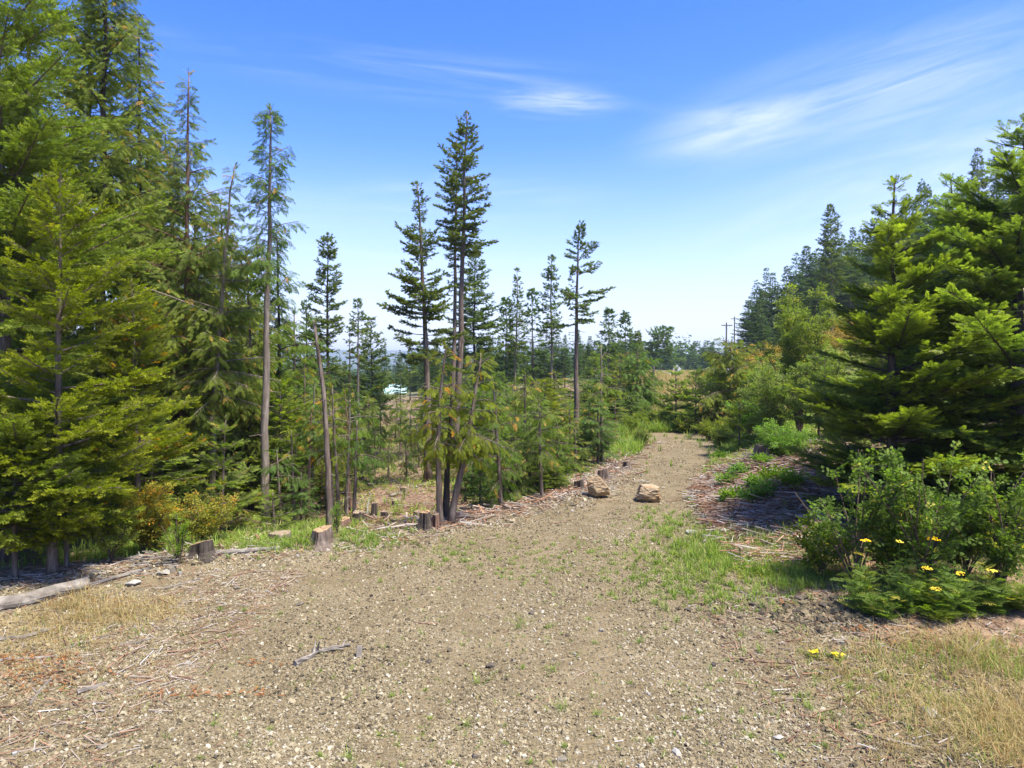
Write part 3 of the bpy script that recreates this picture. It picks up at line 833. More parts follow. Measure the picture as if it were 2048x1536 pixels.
# left wood, behind the named trees
gl = 'dense trees of the left wood behind the front row'
for px, d, tpy, rp in ((-60, 20, -60, 190), (70, 23, 60, 170), (130, 26, 300, 150), (255, 24, 250, 150), (300, 29, 330, 120), (395, 24, 430, 120), (455, 28, 480, 110), (500, 23, 560, 95), (590, 27, 620, 80),
                       (330, 22, 600, 120), (200, 20, 640, 130), (60, 18, 560, 150), (470, 21, 700, 90), (420, 18, 880, 70), (560, 20, 760, 80), (300, 17, 800, 100), (150, 16, 760, 120), (610, 23, 720, 70), (525, 26, 660, 90),
                       (370, 20, 760, 100), (245, 18, 930, 80), (640, 26, 790, 60), (590, 19.5, 880, 60), (-150, 17, 200, 220)):
    (CED if rng.random() < .7 else FIR).put(px, d, tpy, 'green conifer crowded in the shady wood left of the clearing, behind the front trees', gl, rng, rp)
# pole-like trunks at the wood's edge by the cut stumps
gp = 'thin bare stems at the right edge of the left wood'
for i, (px, d, tpy) in enumerate(((676, 17.5, 770), (690, 18.2, 800), (700, 19, 780), (706, 17.2, 840), (662, 19.5, 800), (612, 17.5, 820), (585, 18, 860), (620, 20, 760), (640, 21, 780), (560, 17, 900))):
    tree('cedar', px, d, px + rng.uniform(-12, 12), tpy, 46, 'thin stemmed young conifer at the edge of the left wood above the cut stumps', 300 + i, crown0=.48, power=.4, jit=.4, dens=.7, gaps=.25,
         name='cedar_tree', bark=('bark', 'bark_pale', 'bark_red')[i % 3], r0=.045, group=gp, snags=12, mat=('cedar', 'cedar_dark')[i % 2])
for i, (px, d, tpy) in enumerate(((722, 26, 830), (748, 30, 850), (775, 28, 890), (812, 27, 880), (838, 31, 840), (760, 36, 800), (800, 38, 800), (705, 30, 780), (735, 40, 790), (822, 36, 820), (865, 30, 820), (690, 27, 820))):
    tree('cedar', px, d, px + rng.uniform(-8, 8), tpy, 24, 'thin stemmed sapling on the slash slope between left wood and cedar clump', 330 + i, crown0=.3, power=.5, jit=.35, dens=.8, gaps=.2,
         name='cedar_tree', bark='bark', r0=.03, group='lone saplings on the slash slope', mat=('cedar', 'cedar_dark')[i % 2])
# young growth on the logged slope
gs = 'young conifers scattered on the logged slope below the track'
lab = {0: 'bright green young cedar on the logged slope below the track', 1: 'green young fir on the logged slope below the track'}
slope = [(735, 42, 800, 32), (765, 40, 870, 26), (790, 44, 850, 30), (820, 40, 835, 34), (655, 24, 850, 60), (700, 27, 830, 55), (725, 34, 850, 40), (800, 52, 815, 30), (770, 33, 905, 22), (860, 48, 790, 40), (900, 40, 800, 50),
         (840, 34, 900, 26), (930, 36, 790, 50), (960, 28, 830, 50), (990, 32, 780, 52), (1020, 25, 850, 46), (1025, 36, 760, 50), (1060, 27, 820, 50), (1090, 32, 760, 54), (1120, 24, 860, 48), (1110, 38, 740, 50), (1140, 29, 800, 50),
         (1150, 40, 745, 40), (1180, 33, 790, 44), (1170, 26, 880, 34), (1205, 40, 745, 44), (1230, 34, 800, 46), (1240, 44, 710, 40), (1190, 50, 720, 40), (1260, 36, 790, 40), (1300, 47, 745, 34), (1215, 29, 850, 34), (950, 21, 900, 40), (960, 16.8, 905, 40), (1030, 17.4, 880, 44), (1060, 18.5, 850, 46), (1115, 19.5, 840, 46), (1150, 22, 850, 44), (930, 18.5, 860, 40), (1130, 26, 800, 50), (650, 20, 930, 36), (600, 17, 950, 40), (700, 24, 900, 36), (560, 18.5, 980, 36),
         (1030, 19.5, 930, 36), (1060, 22, 890, 40), (975, 18.2, 945, 30), (1110, 21, 925, 34), (880, 26, 890, 36), (745, 55, 790, 34), (700, 48, 770, 40), (670, 38, 790, 44), (880, 60, 760, 36), (930, 52, 750, 40), (1000, 48, 745, 40), (1060, 50, 735, 40)]
slope += [(rng.uniform(930, 1110), rng.uniform(17.5, 24), rng.uniform(850, 930), rng.uniform(36, 50)) for _ in range(10)]
for i, (px, d, tpy, rp) in enumerate(slope):
    c = rng.random() < .72
    (CED if c else FIR).put(px, d, tpy + rng.uniform(-8, 8), lab[0 if c else 1], gs, rng, rp)
for i in range(95):
    px = rng.uniform(860, 1300); d = rng.uniform(44, 62) if px < 930 else rng.uniform(23, 58)
    if px > 1200: d = rng.uniform(37, 60)
    c = rng.random() < .7
    (CED if c else FIR).put(px, d, rng.uniform(745, 840) + (700 / d if px < 1180 else 0), lab[0 if c else 1], gs, rng, rng.uniform(40, 62) * (1 if d < 45 else .8))
# wooded valley floor, mid distance
gv = 'dark conifers of the hazy valley behind the logged slope'
for i in range(150):
    px = rng.uniform(430, 1440); d = rng.uniform(70, 260)
    if 755 < px < 812 and d < 190: continue
    if 1290 < px < 1420 and d < 140: continue
    (SPR if d < 130 else FAR).put(px, d, rng.uniform(690, 735) - (8 if px > 1150 else 0) + (12 if px < 760 else 0), 'dark conifer standing in the hazy wooded valley behind the logged slope', gv, rng, rng.uniform(13, 24) * (1.3 if d < 110 else 1))
for i in range(46):
    px = rng.uniform(830, 1290); SPR.put(px, rng.uniform(72, 125), rng.uniform(655, 705), 'dark conifer standing in the hazy wooded valley behind the logged slope', gv, rng, rng.uniform(17, 27))
for px, d, tpy in ((690, 85, 722), (800, 80, 700), (820, 95, 690), (860, 90, 700), (980, 85, 690), (1130, 80, 672), (1180, 90, 672), (1160, 110, 690), (1360, 190, 682), (1385, 220, 688), (1340, 200, 690), (1410, 180, 680), (1425, 170, 684), (760, 65, 735), (722, 60, 752), (1300, 150, 690), (1050, 75, 690), (1090, 82, 680)):
    SPR.put(px, d, tpy, 'dark conifer standing in the hazy wooded valley behind the logged slope', gv, rng, rng.uniform(18, 26))
# forest on the hillside at the right
gh = 'dense dark conifers on the hillside right of the power poles'
sil = [(1495, 600), (1512, 560), (1530, 536), (1553, 565), (1572, 532), (1590, 506), (1610, 492), (1630, 500), (1648, 470), (1680, 470), (1700, 455), (1722, 448), (1745, 436), (1770, 430), (1800, 405), (1836, 358), (1860, 420), (1880, 388),
       (1912, 358), (1935, 400), (1985, 352), (2020, 330), (2060, 320), (2110, 300)]
for px, tpy in sil + [(q[0] + 13, q[1] + rng.uniform(8, 24)) for q in sil]: SPR.put(px, rng.uniform(98, 112), tpy, 'dark pointed conifer on the skyline of the right hillside forest', gh, rng, rng.uniform(34, 46))
for i in range(75):
    px = rng.uniform(1492, 2150); d = rng.uniform(84, 104) + (px - 1490) * .01
    base = np.interp(px, [q[0] for q in sil], [q[1] for q in sil])
    SPR.put(px, d, base + rng.uniform(20, 130), 'dark conifer packed in the lower rows of the right hillside forest', 'lower rows of the right hillside forest', rng, rng.uniform(32, 48))
tree('slim', 1664, 80, 1661, 410, 28, 'open slender pine rising above the hillside forest', 71, crown0=.35, power=.5, dens=1.4, name='pine_tree', bark='bark')
tree('slim', 1955, 82, 1955, 296, 26, 'thin sparse conifer above the hillside forest near the right edge', 72, crown0=.4, power=.6, dens=1.4, name='conifer_tree', bark='bark')


def far_forest():
    r = np.random.default_rng(77); mb = MB(); n = 5200
    y = 240 + 2300 * r.uniform(0, 1, n) ** 1.4; x = y * r.uniform(-.95, .62, n)
    z = terr(x, y); H = r.uniform(9, 19, n)
    keep = edge_s(x, y) > -60
    x, y, z, H = x[keep], y[keep], z[keep], H[keep]
    m = 26; k = len(x)
    hh = r.uniform(.05, 1, (k, m)) ** 1.1; ph = r.uniform(0, 6.28, (k, m)); rr = H[:, None] * .2 * (1.05 - hh) * r.uniform(.3, .8, (k, m))
    P = np.stack([x[:, None] + np.cos(ph) * rr * .3, y[:, None] + np.sin(ph) * rr * .3, z[:, None] + H[:, None] * hh], -1).reshape(-1, 3)
    D = np.stack([np.cos(ph), np.sin(ph), r.uniform(-.2, .4, (k, m))], -1).reshape(-1, 3)
    N = np.stack([r.normal(0, .5, k * m), r.normal(0, .5, k * m), np.ones(k * m)], -1)
    S = (H[:, None] * .28 * (1.08 - hh) + .6).ravel()
    t = np.repeat(r.uniform(0, 1, k), m)
    instance(mb, 'clump_lo', P, D, N, S, t, np.full(k * m, .7), r)
    tag(mb.build('forest', M['far']), kind='stuff')


far_forest()

# ------------------------------------------------------------------ leafy templates
def leaf_templates():
    for name, wdt, cnt, L in (('leaf', .55, 6, .30), ('round', .95, 5, .30)):
        out = []
        for sd in range(4):
            r = np.random.default_rng(sd + 50); V = []; Fq = []; tp = []
            for i in range(cnt):
                x = i / cnt * .85; a = r.uniform(.5, 1.3) * (1 if i % 2 else -1); dz = r.uniform(-.5, .5)
                d = norm(np.array([math.cos(a), math.sin(a), dz])); nrm = norm(np.array([r.uniform(-.6, .6), r.uniform(-.6, .6), 1]))
                s_ = norm(np.cross(nrm, d)); u_ = np.cross(d, s_); l = L * r.uniform(.7, 1.2); b = np.array([x, 0, 0]) + d * .08
                w2 = l * wdt / 2; f = .25 * w2
                V += [b, b + d * l * .35 + s_ * w2 + u_ * f, b + d * l * .75 + s_ * w2 * .75 + u_ * f, b + d * l, b + d * l * .75 - s_ * w2 * .75 + u_ * f, b + d * l * .35 - s_ * w2 + u_ * f]
                o = i * 6; Fq += [[o, o + 1, o + 2, o + 3], [o, o + 3, o + 4, o + 5]]; tp += [.2, .5, .7, .9, .7, .5]
            out.append((np.array(V), np.array(Fq), np.array(tp)))
        TPL[name] = out
    out = []
    for sd in range(4):
        r = np.random.default_rng(sd + 90); V = []; tp = []
        for i in range(9):
            x = .12 + .8 * i / 8; z = -.25 * x * x
            for s in (-1, 1):
                a = math.radians(66 - 20 * x) * s; l = .30 * math.sin(math.pi * (.18 + .8 * x) ** .9) * r.uniform(.85, 1.15) + .04
                V += kite((x, 0, z), (math.cos(a), math.sin(a), r.uniform(-.15, .1)), np.array([0, 0, 1.]), l, .075); tp += [.2, .5, .9, .5]
        V += kite((0, 0, 0), (1, 0, -.15), np.array([0, .7, 1.]), 1.0, .025); tp += [.1, .3, .6, .3]
        n = len(V) // 4; out.append((np.array(V), np.arange(n * 4).reshape(n, 4), np.array(tp)))
    TPL['fern'] = out


leaf_templates()


def shrub(x, y, H, R, seed, label, cat='bush', mat='leaf', tpl='leaf', n=500, ls=.22, stems=9, name='bush', group=None, z=None, upright=.6, bark='twig', base_clear=.15):
    r = np.random.default_rng(seed); z = terr1(x, y) if z is None else z
    root = empty(name, (x, y, z), label, cat, group)
    tb = MB(); mb = MB(); P = []; D = []
    for i in range(stems):
        a = i * 2.4 + r.uniform(-.4, .4); out = R * r.uniform(.25, 1.0); h = H * r.uniform(.65, 1.0) * (1 - .35 * out / R * (1 - upright))
        s = np.linspace(0, 1, 7)
        pts = np.stack([np.cos(a) * out * s ** 1.3, np.sin(a) * out * s ** 1.3, h * s ** (.85) - .05 * (s == 0)], -1) + np.cumsum(r.normal(0, .012 * H, (7, 3)), 0) * (s[:, None] > 0)
        v, f = tube(pts, .006 + .006 * H * (1 - s), 4, cap=False); tb.add(v, f)
        nb = max(4, int(n / stems / 5))
        for j in range(nb):
            u_ = r.uniform(base_clear, 1); b = np.array([np.interp(u_, s, pts[:, q]) for q in range(3)])
            a2 = r.uniform(0, 6.28); l = R * r.uniform(.18, .5) * (1.15 - u_ * .6)
            dd = norm(np.array([math.cos(a2) + .5 * math.cos(a), math.sin(a2) + .5 * math.sin(a), r.uniform(.1, 1.1)]))
            e = b + dd * l
            tb.add(*tube(np.array([b, (b + e) / 2 + [0, 0, .03 * l], e]), [.004, .003, .0015], 3, cap=False))
            for q in range(5):
                P.append(b + dd * l * (q + .7) / 5 + r.normal(0, .02 * R, 3)); D.append(norm(dd + r.normal(0, .6, 3)))
    P = np.array(P); D = np.array(D); k = len(P)
    N = np.stack([r.normal(0, .5, k), r.normal(0, .5, k), np.ones(k)], -1)
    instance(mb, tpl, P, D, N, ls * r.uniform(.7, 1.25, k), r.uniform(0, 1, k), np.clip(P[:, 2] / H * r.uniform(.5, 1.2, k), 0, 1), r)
    tb.build('stem', M[bark], root, smooth=True); mb.build('foliage', M[mat], root)
    return root


def shrub_px(px, d, tpy, rpx, seed, label, **kw):
    x, y, z = place(px, d)
    return shrub(x, y, max(.9, at(px, tpy, d)[2] - z), rpx / F_ * d, seed, label, **kw)


shrub_px(285, 12.9, 962, 85, 401, 'bush with leaves turning yellow and orange under the left wood', mat='leaf_autumn', n=1500, ls=.16, stems=12)
shrub_px(395, 13.6, 985, 70, 402, 'smaller bush turning gold right of the bigger yellow bush', mat='leaf_autumn', n=900, ls=.15, stems=9)
shrub_px(215, 11.9, 1020, 60, 403, 'thin leaved dark shrub below the turning bush', mat='leaf_olive', n=500, ls=.12, stems=9)
shrub_px(350, 11.7, 1068, 26, 404, 'little green leafy shrub beside the heap of whitish branches', mat='leaf', n=330, ls=.09, stems=7)
shrub_px(672, 13.6, 1058, 16, 405, 'small yellow-green plant between two cut stumps', mat='leaf', n=160, ls=.09, stems=5)
shrub_px(300, 13.2, 1050, 60, 406, 'knee-high leafy undergrowth left of the charred stump', mat='leaf', n=700, ls=.1, stems=12, upright=.3)
# right side broadleaf shrubs
shrub_px(1600, 26, 560, 62, 410, 'tall pale green willow shrub with many stems above the brush pile', mat='leaf_olive', n=3600, ls=.3, stems=16, cat='shrub', name='willow_shrub', upright=.8)
shrub_px(1545, 24, 700, 62, 411, 'rounded olive shrub left of the willow shrub', mat='leaf_olive', n=1800, ls=.24, stems=14)
shrub_px(1655, 23, 690, 60, 412, 'rounded olive shrub right of the willow shrub', mat='leaf_olive', n=1600, ls=.24, stems=14)
shrub_px(1560, 19.5, 840, 70, 413, 'low bright green bush behind the weathered stump', mat='leaf', n=1500, ls=.17, stems=16, upright=.3)
shrub_px(1500, 29, 800, 50, 414, 'green bush behind the small bright fir', mat='leaf', n=1000, ls=.24, stems=12)
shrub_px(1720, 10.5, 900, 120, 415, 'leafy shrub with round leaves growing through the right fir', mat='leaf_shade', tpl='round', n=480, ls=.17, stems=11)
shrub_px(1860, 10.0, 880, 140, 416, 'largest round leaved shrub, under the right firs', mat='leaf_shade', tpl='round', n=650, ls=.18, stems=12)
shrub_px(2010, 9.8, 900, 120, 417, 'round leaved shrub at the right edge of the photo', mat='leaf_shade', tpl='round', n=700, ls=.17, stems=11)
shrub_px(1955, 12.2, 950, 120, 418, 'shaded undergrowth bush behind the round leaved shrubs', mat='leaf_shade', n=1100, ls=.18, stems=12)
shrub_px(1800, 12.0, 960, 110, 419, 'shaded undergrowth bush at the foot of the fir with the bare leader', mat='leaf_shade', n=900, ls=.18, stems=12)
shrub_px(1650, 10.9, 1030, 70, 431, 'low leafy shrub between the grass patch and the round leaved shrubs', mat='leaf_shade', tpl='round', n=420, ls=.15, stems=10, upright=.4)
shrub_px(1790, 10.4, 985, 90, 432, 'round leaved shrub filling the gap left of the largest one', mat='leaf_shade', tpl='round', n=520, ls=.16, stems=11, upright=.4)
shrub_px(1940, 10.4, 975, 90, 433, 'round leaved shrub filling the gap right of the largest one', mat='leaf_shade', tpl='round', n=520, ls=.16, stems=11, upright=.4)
# ochre brush on the hillside below the guard rail
go = 'ochre bushes on the bank below the guard rail'
for i, (px, d, tpy, rp, mt) in enumerate(((1520, 52, 690, 42, 'leaf_ochre'), (1560, 56, 680, 44, 'leaf_ochre'), (1610, 60, 668, 50, 'leaf_ochre'), (1660, 62, 655, 50, 'leaf_ochre'), (1500, 46, 720, 44, 'leaf_olive'), (1550, 44, 735, 46, 'leaf_olive'),
                                      (1700, 58, 640, 50, 'leaf_ochre'), (1590, 42, 740, 46, 'leaf_olive'), (1650, 48, 700, 50, 'leaf_olive'), (1760, 52, 640, 60, 'leaf_ochre'), (1820, 50, 650, 60, 'leaf_olive'), (1440, 56, 735, 36, 'leaf_olive'), (1415, 60, 745, 30, 'leaf_olive'))):
    shrub_px(px, d, tpy, rp, 420 + i, ('ochre yellow bush on the bank below the guard rail' if mt == 'leaf_ochre' else 'olive green bush on the bank below the ochre bushes'), mat=mt, n=700, ls=.5, stems=9, group=go + (' olive' if mt == 'leaf_olive' else ''))
gb = 'green bushes lining the outside of the bend'
for i, (px, d, tpy, rp) in enumerate(((1325, 37, 832, 34), (1290, 35.5, 855, 26), (1345, 36, 850, 30), (1375, 33.5, 855, 26), (1420, 30.5, 850, 28), (1445, 28, 865, 26), (1262, 33, 868, 22), (1385, 38, 800, 30))):
    shrub_px(px, d, tpy, rp, 440 + i, 'low green bush on the grassy outside of the bend', mat='leaf_olive', n=420, ls=.26, stems=10, group=gb, upright=.3)
shrub_px(1284, 27.5, 862, 22, 450, 'wiry grey-green bush at the inside of the bend', mat='leaf_olive', n=160, ls=.14, stems=26, upright=.2)
# pale broadleaf trees around the house in the valley
gt = 'light green broadleaf trees around the valley house'
for i, (px, d, tpy, rp) in enumerate(((752, 150, 752, 26), (826, 150, 740, 24), (800, 200, 745, 20), (705, 130, 760, 26), (598, 110, 770, 34), (640, 140, 760, 26), (880, 140, 745, 30), (1000, 130, 745, 28))):
    shrub_px(px, d, tpy, rp, 460 + i, 'light green broadleaf tree in the valley near the pale house', mat='leaf_olive' if i % 2 else 'far', n=900, ls=1.3, stems=7, cat='tree', name='broadleaf_tree', group=gt, upright=.9)

# tansy with yellow flower heads
def tansy(px, d, tpy, seed, label, hr=.065, nst=5, spread=.22, fl=1, lf=.26, group=None, nleaf=9):
    x, y, z = place(px, d); H = at(px, tpy, d)[2] - z
    hr0 = hr; r = np.random.default_rng(seed); root = empty('tansy_plant', (x, y, z), label, 'flowering plant', group)
    tb = MB(); mb = MB(); P = []; D = []; heads = []
    for i in range(nst):
        a = r.uniform(0, 6.28); o = spread * r.uniform(.3, 1); h = H * (r.uniform(.94, 1.0) if i == 0 else r.uniform(.5, .9)); s = np.linspace(0, 1, 6)
        if i == 0: o *= .15
        pts = np.stack([np.cos(a) * o * s, np.sin(a) * o * s, h * s - .03 * (s == 0)], -1)
        tb.add(*tube(pts, .006 - .003 * s, 4, cap=False))
        for j in range(nleaf):
            u_ = .08 + .85 * j / nleaf; b = pts[0] + (pts[-1] - pts[0]) * u_; aa = j * 2.4 + r.uniform(-.3, .3)
            P.append(b); D.append([math.cos(aa), math.sin(aa), r.uniform(.15, .7)])
        if i < fl: heads.append(pts[-1])
    P = np.array(P); D = np.array(D); k = len(P); N = np.tile([0, 0, 1.0], (k, 1)) + r.normal(0, .2, (k, 3))
    instance(mb, 'fern', P, D, N, lf * r.uniform(.7, 1.2, k) * np.clip(1.25 - P[:, 2] / H * .7, .5, 1.2), r.uniform(0, 1, k), r.uniform(.3, 1, k), r)
    tb.build('stem', M['leaf'], root); mb.build('foliage', M['leaf_shade'], root)
    for hp in heads:
        hr = hr0 * r.uniform(.7, 1.35); fb = MB(); m = int(24 * hr / .065)
        for q in range(m):
            a = r.uniform(0, 6.28); rr = hr * math.sqrt(r.uniform(0, 1)); c = hp + np.array([math.cos(a) * rr, math.sin(a) * rr, r.uniform(0, .025) - rr * .3])
            th = np.arange(8) * math.pi / 4
            ring = np.stack([np.cos(th) * .0125, np.sin(th) * .0125, 0 * th], -1)
            V = np.vstack([c + ring, c + ring * .6 + [0, 0, .008], [c + [0, 0, .010]]])
            qd = np.stack([np.arange(8), (np.arange(8) + 1) % 8, 8 + (np.arange(8) + 1) % 8, 8 + np.arange(8)], -1)
            tri = np.stack([8 + np.arange(8), 8 + (np.arange(8) + 1) % 8, np.full(8, 16)], -1)
            fb.add(V, [qd, tri], r.uniform(0, 1), .5)
        fb.build('flower_head', M['petal'], root)
    return root


for i, (px, d, ty, lb) in enumerate(((1740, 9.8, 1078, 'tansy with the leftmost large yellow flower cluster under the right fir'), (1801, 9.7, 1079, 'tansy with a small yellow head, second from the left'),
                                     (1872, 9.6, 1076, 'tansy with a wide flat yellow head below the largest shrub'), (1998, 9.9, 1040, 'tansy with the highest and faintest yellow head near the right edge'),
                                     (1860, 9.4, 1134, 'tansy with a half open yellow head in the middle of the ferny leaves'), (1922, 9.3, 1140, 'tansy with a pale yellow head right of the half open one'),
                                     (1884, 9.1, 1176, 'tansy with the lowest and brightest yellow flower cluster'), (1995, 9.3, 1140, 'tansy with tiny buds close to the right edge'))):
    tansy(px, d, ty, 500 + i, lb, nst=6, spread=.28, fl=1, nleaf=11, lf=.19)
gf = 'flowerless ferny tansy plants at the right'
for i in range(9):
    tansy(1730 + i * 42, rng.uniform(9.1, 9.8), rng.uniform(1100, 1170), 520 + i, 'ferny green tansy plant without flowers in the right-hand thicket', nst=7, spread=.3, fl=0, group=gf, nleaf=10, lf=.2)
tansy(1070, 11.15, 1160, 541, 'single small yellow flowered weed in the middle of the gravel', hr=.03, nst=3, spread=.05, fl=2, lf=.08, nleaf=5)
tansy(1638, 8.15, 1302, 542, 'left one of two low yellow flowered weeds on the gravel', hr=.03, nst=6, spread=.1, fl=3, lf=.10, nleaf=5)
tansy(1680, 8.1, 1308, 543, 'right one of two low yellow flowered weeds on the gravel', hr=.03, nst=6, spread=.1, fl=2, lf=.10, nleaf=5)

# ------------------------------------------------------------------ stones
def ico(sub):
    t = (1 + 5 ** .5) / 2
    v = [(-1, t, 0), (1, t, 0), (-1, -t, 0), (1, -t, 0), (0, -1, t), (0, 1, t), (0, -1, -t), (0, 1, -t), (t, 0, -1), (t, 0, 1), (-t, 0, -1), (-t, 0, 1)]
    f = [(0, 11, 5), (0, 5, 1), (0, 1, 7), (0, 7, 10), (0, 10, 11), (1, 5, 9), (5, 11, 4), (11, 10, 2), (10, 7, 6), (7, 1, 8), (3, 9, 4), (3, 4, 2), (3, 2, 6), (3, 6, 8), (3, 8, 9), (4, 9, 5), (2, 4, 11), (6, 2, 10), (8, 6, 7), (9, 8, 1)]
    v = [np.array(p) / np.linalg.norm(p) for p in v]
    for _ in range(sub):
        cache = {}; nf = []
        def mid(a, b):
            k = (min(a, b), max(a, b))
            if k not in cache:
                m_ = v[a] + v[b]; v.append(m_ / np.linalg.norm(m_)); cache[k] = len(v) - 1
            return cache[k]
        for a, b, c in f:
            x_, y_, z_ = mid(a, b), mid(b, c), mid(c, a); nf += [(a, x_, z_), (b, y_, x_), (c, z_, y_), (x_, y_, z_)]
        f = nf
    return np.array(v), np.array(f)


ICO = {k: ico(k) for k in (2, 3, 5)}


def rock_verts(sub, seed, size, planes=14, rough=.03, fixed=()):
    r = np.random.default_rng(seed); V, Fc = ICO[sub]; V = V.copy()
    for i in range(planes):
        n = norm(r.normal(0, 1, 3)); h = r.uniform(.55, .85)
        if i < len(fixed): n = norm(np.array(fixed[i][:3], float)); h = fixed[i][3]
        dd = V @ n; m = dd > h; V[m] -= np.outer(dd[m] - h, n)
    V += (fbm(V[:, 0] * 3 + 9, V[:, 1] * 3 + V[:, 2] * 2.3, seed)[:, None] - .45) * V * rough * 4
    return V * np.array(size), Fc


def stone(px, py, wpx, seed, label, flat=.5, t=.5, cat='stone', name='stone', group=None):
    p = G(px, py); s = wpx / F_ * p[1] / 2
    V, Fc = rock_verts(3, seed, (s, s * .8, s * flat))
    V[:, 2] += s * flat * .45
    b = MB(); b.add(V, Fc, t)
    o = b.build(name, M['rock']); o.location = p; o.rotation_euler = (0, 0, (seed * 1.7) % 6.28)
    return tag(o, label, cat, group)


STONES = [(718, 1312, 0, 0, 0, None), (982, 1335, 24, .6, .25, 'dark brown stone on the gravel below the middle of the clearing'), (858, 1328, 16, .5, .15, 'small blackish stone left of the dark brown stone'), (1428, 1333, 20, .45, .15, 'rounded dark stone by the thin stick on the right gravel'),
          (1066, 1228, 18, .6, .3, 'brownish stone below the yellow flowered weed'), (1203, 1264, 14, .6, .8, 'pale angular stone right of the gravel centre'), (1557, 1480, 24, .4, .95, 'white flat stone near the bottom right grass'), (1352, 1512, 26, .6, .98, 'round white stone at the bottom edge of the photo'),
          (1123, 1522, 24, .5, .6, 'grey stone at the bottom edge in the middle'), (950, 1520, 20, .6, .3, 'brown stone at the bottom edge left of the grey one'), (265, 1172, 38, .4, .95, 'flat whitish stone at the left edge of the gravel below the log end'), (320, 1150, 20, .6, .75, 'pinkish stone beside the heap of whitish branches'),
          (345, 1145, 26, .8, .45, 'brown slab leaning by the heap of whitish branches'), (473, 1180, 16, .6, .5, 'brown angular stone on the left gravel slope'), (600, 1210, 20, .4, .4, 'flat grey stone on the left part of the gravel'), (375, 1330, 18, .4, .9, 'pale chip of stone left of the driftwood'),
          (1650, 1215, 30, .5, .2, 'black slate stone in the shaded stone heap'), (1700, 1225, 26, .7, .12, 'upright black slate stone in the middle of the shaded heap'), (1745, 1222, 26, .5, .35, 'brown stone at the right end of the shaded heap'), (1600, 1200, 24, .5, .25, 'dark stone at the left end of the shaded heap'), (1683, 1292, 20, .7, .8, 'light pinkish stone below the shaded heap'),
          (1383, 1068, 26, .6, .95, 'whitish stone at the foot of the brush pile'), (1376, 1222, 16, .5, .2, 'dark round stone on the right of the gravel'), (205, 1500, 30, .4, .6, 'flat tan stone at the bottom left'), (30, 1508, 22, .5, .95, 'white stone in the bottom left corner'), (1860, 1430, 44, .3, .85, 'long pale slab lying in the dry grass at the right')]
for i, (px, py, wpx, fl, t, lb) in enumerate(STONES):
    if lb: stone(px, py, wpx, 600 + i, lb, fl, t)


def boulder_mat():
    m, n = new_mat('banded_boulder')
    tcn = n.node('ShaderNodeTexCoord').outputs['Object']
    mp = n.node('ShaderNodeMapping', i={'Vector': tcn, 'Rotation': (.12, .08, 0), 'Scale': (1.2, 1.2, 9)}).outputs[0]
    a = n.noise(mp, 2.2, 6, .6, .4); b = n.noise(tcn, 3.5, 5); c0 = n.noise(tcn, 16, 4, .7)
    c = n.ramp(a, [(.32, (.10, .078, .05)), (.42, (.25, .18, .10)), (.5, (.37, .29, .18)), (.6, (.29, .18, .085)), (.72, (.42, .37, .28))])
    c = n.mix(n.mrange(b, .52, .68, 0, .65), c, (.28, .15, .06))
    c = n.mix(n.mrange(c0, .55, .75, 0, .6), c, (.08, .06, .04))
    bp = n.node('ShaderNodeBump', i={'Strength': 1.0, 'Distance': .06, 'Height': n.math('ADD', a, n.math('MULTIPLY', c0, .4))})
    p = n.node('ShaderNodeBsdfPrincipled', i={'Base Color': c, 'Roughness': .85, 'Specular IOR Level': .2, 'Normal': bp.outputs[0]})
    finish(n, p.outputs[0]); return m


M['boulder'] = boulder_mat()


def boulder(px, py, wm, dm, hm, seed, label, fixed, rz, strata=.05):
    p = G(px, py); V, Fc = rock_verts(5, seed, (1, 1, 1), 34, .02, fixed)
    lay = np.floor(V[:, 2] * 5 + .6 * fbm(V[:, 0] * 2, V[:, 1] * 2, seed)) ; hsh = np.abs(np.sin(lay * 12.9 + seed)) 
    side = 1 - np.abs(V[:, 2])
    V[:, :2] *= (1 + strata * (hsh - .5) * side)[:, None]
    V += norm(V) * (.12 * (fbm(V[:, 0] * 5, V[:, 1] * 5 + V[:, 2] * 9, seed, 4) - .45))[:, None]
    V *= np.array([wm, dm, hm]) / 2 / .78
    V[:, 2] += hm * .40
    b = MB(); b.add(V, Fc); o = b.build('boulder', M['boulder'], smooth=False); o.location = p; o.rotation_euler = (0, 0, rz)
    return tag(o, label, 'boulder')


boulder(1298, 1003, .74, .6, .50, 31, 'blocky layered orange-brown boulder in the middle of the track', ((.1, -.2, 1, .62), (0, -1, .1, .66), (1, 0, .1, .74), (-1, 0, .15, .78), (0, 0, -1, .6)), -.1, .09)
boulder(1196, 995, .64, .56, .70, 32, 'pointed wedge shaped boulder at the left side of the track', ((.75, -.1, .7, .42), (-.8, -.5, .3, .6), (.2, -1, 0, .6), (0, 0, -1, .5), (-.5, .2, .9, .82)), .1, .05)

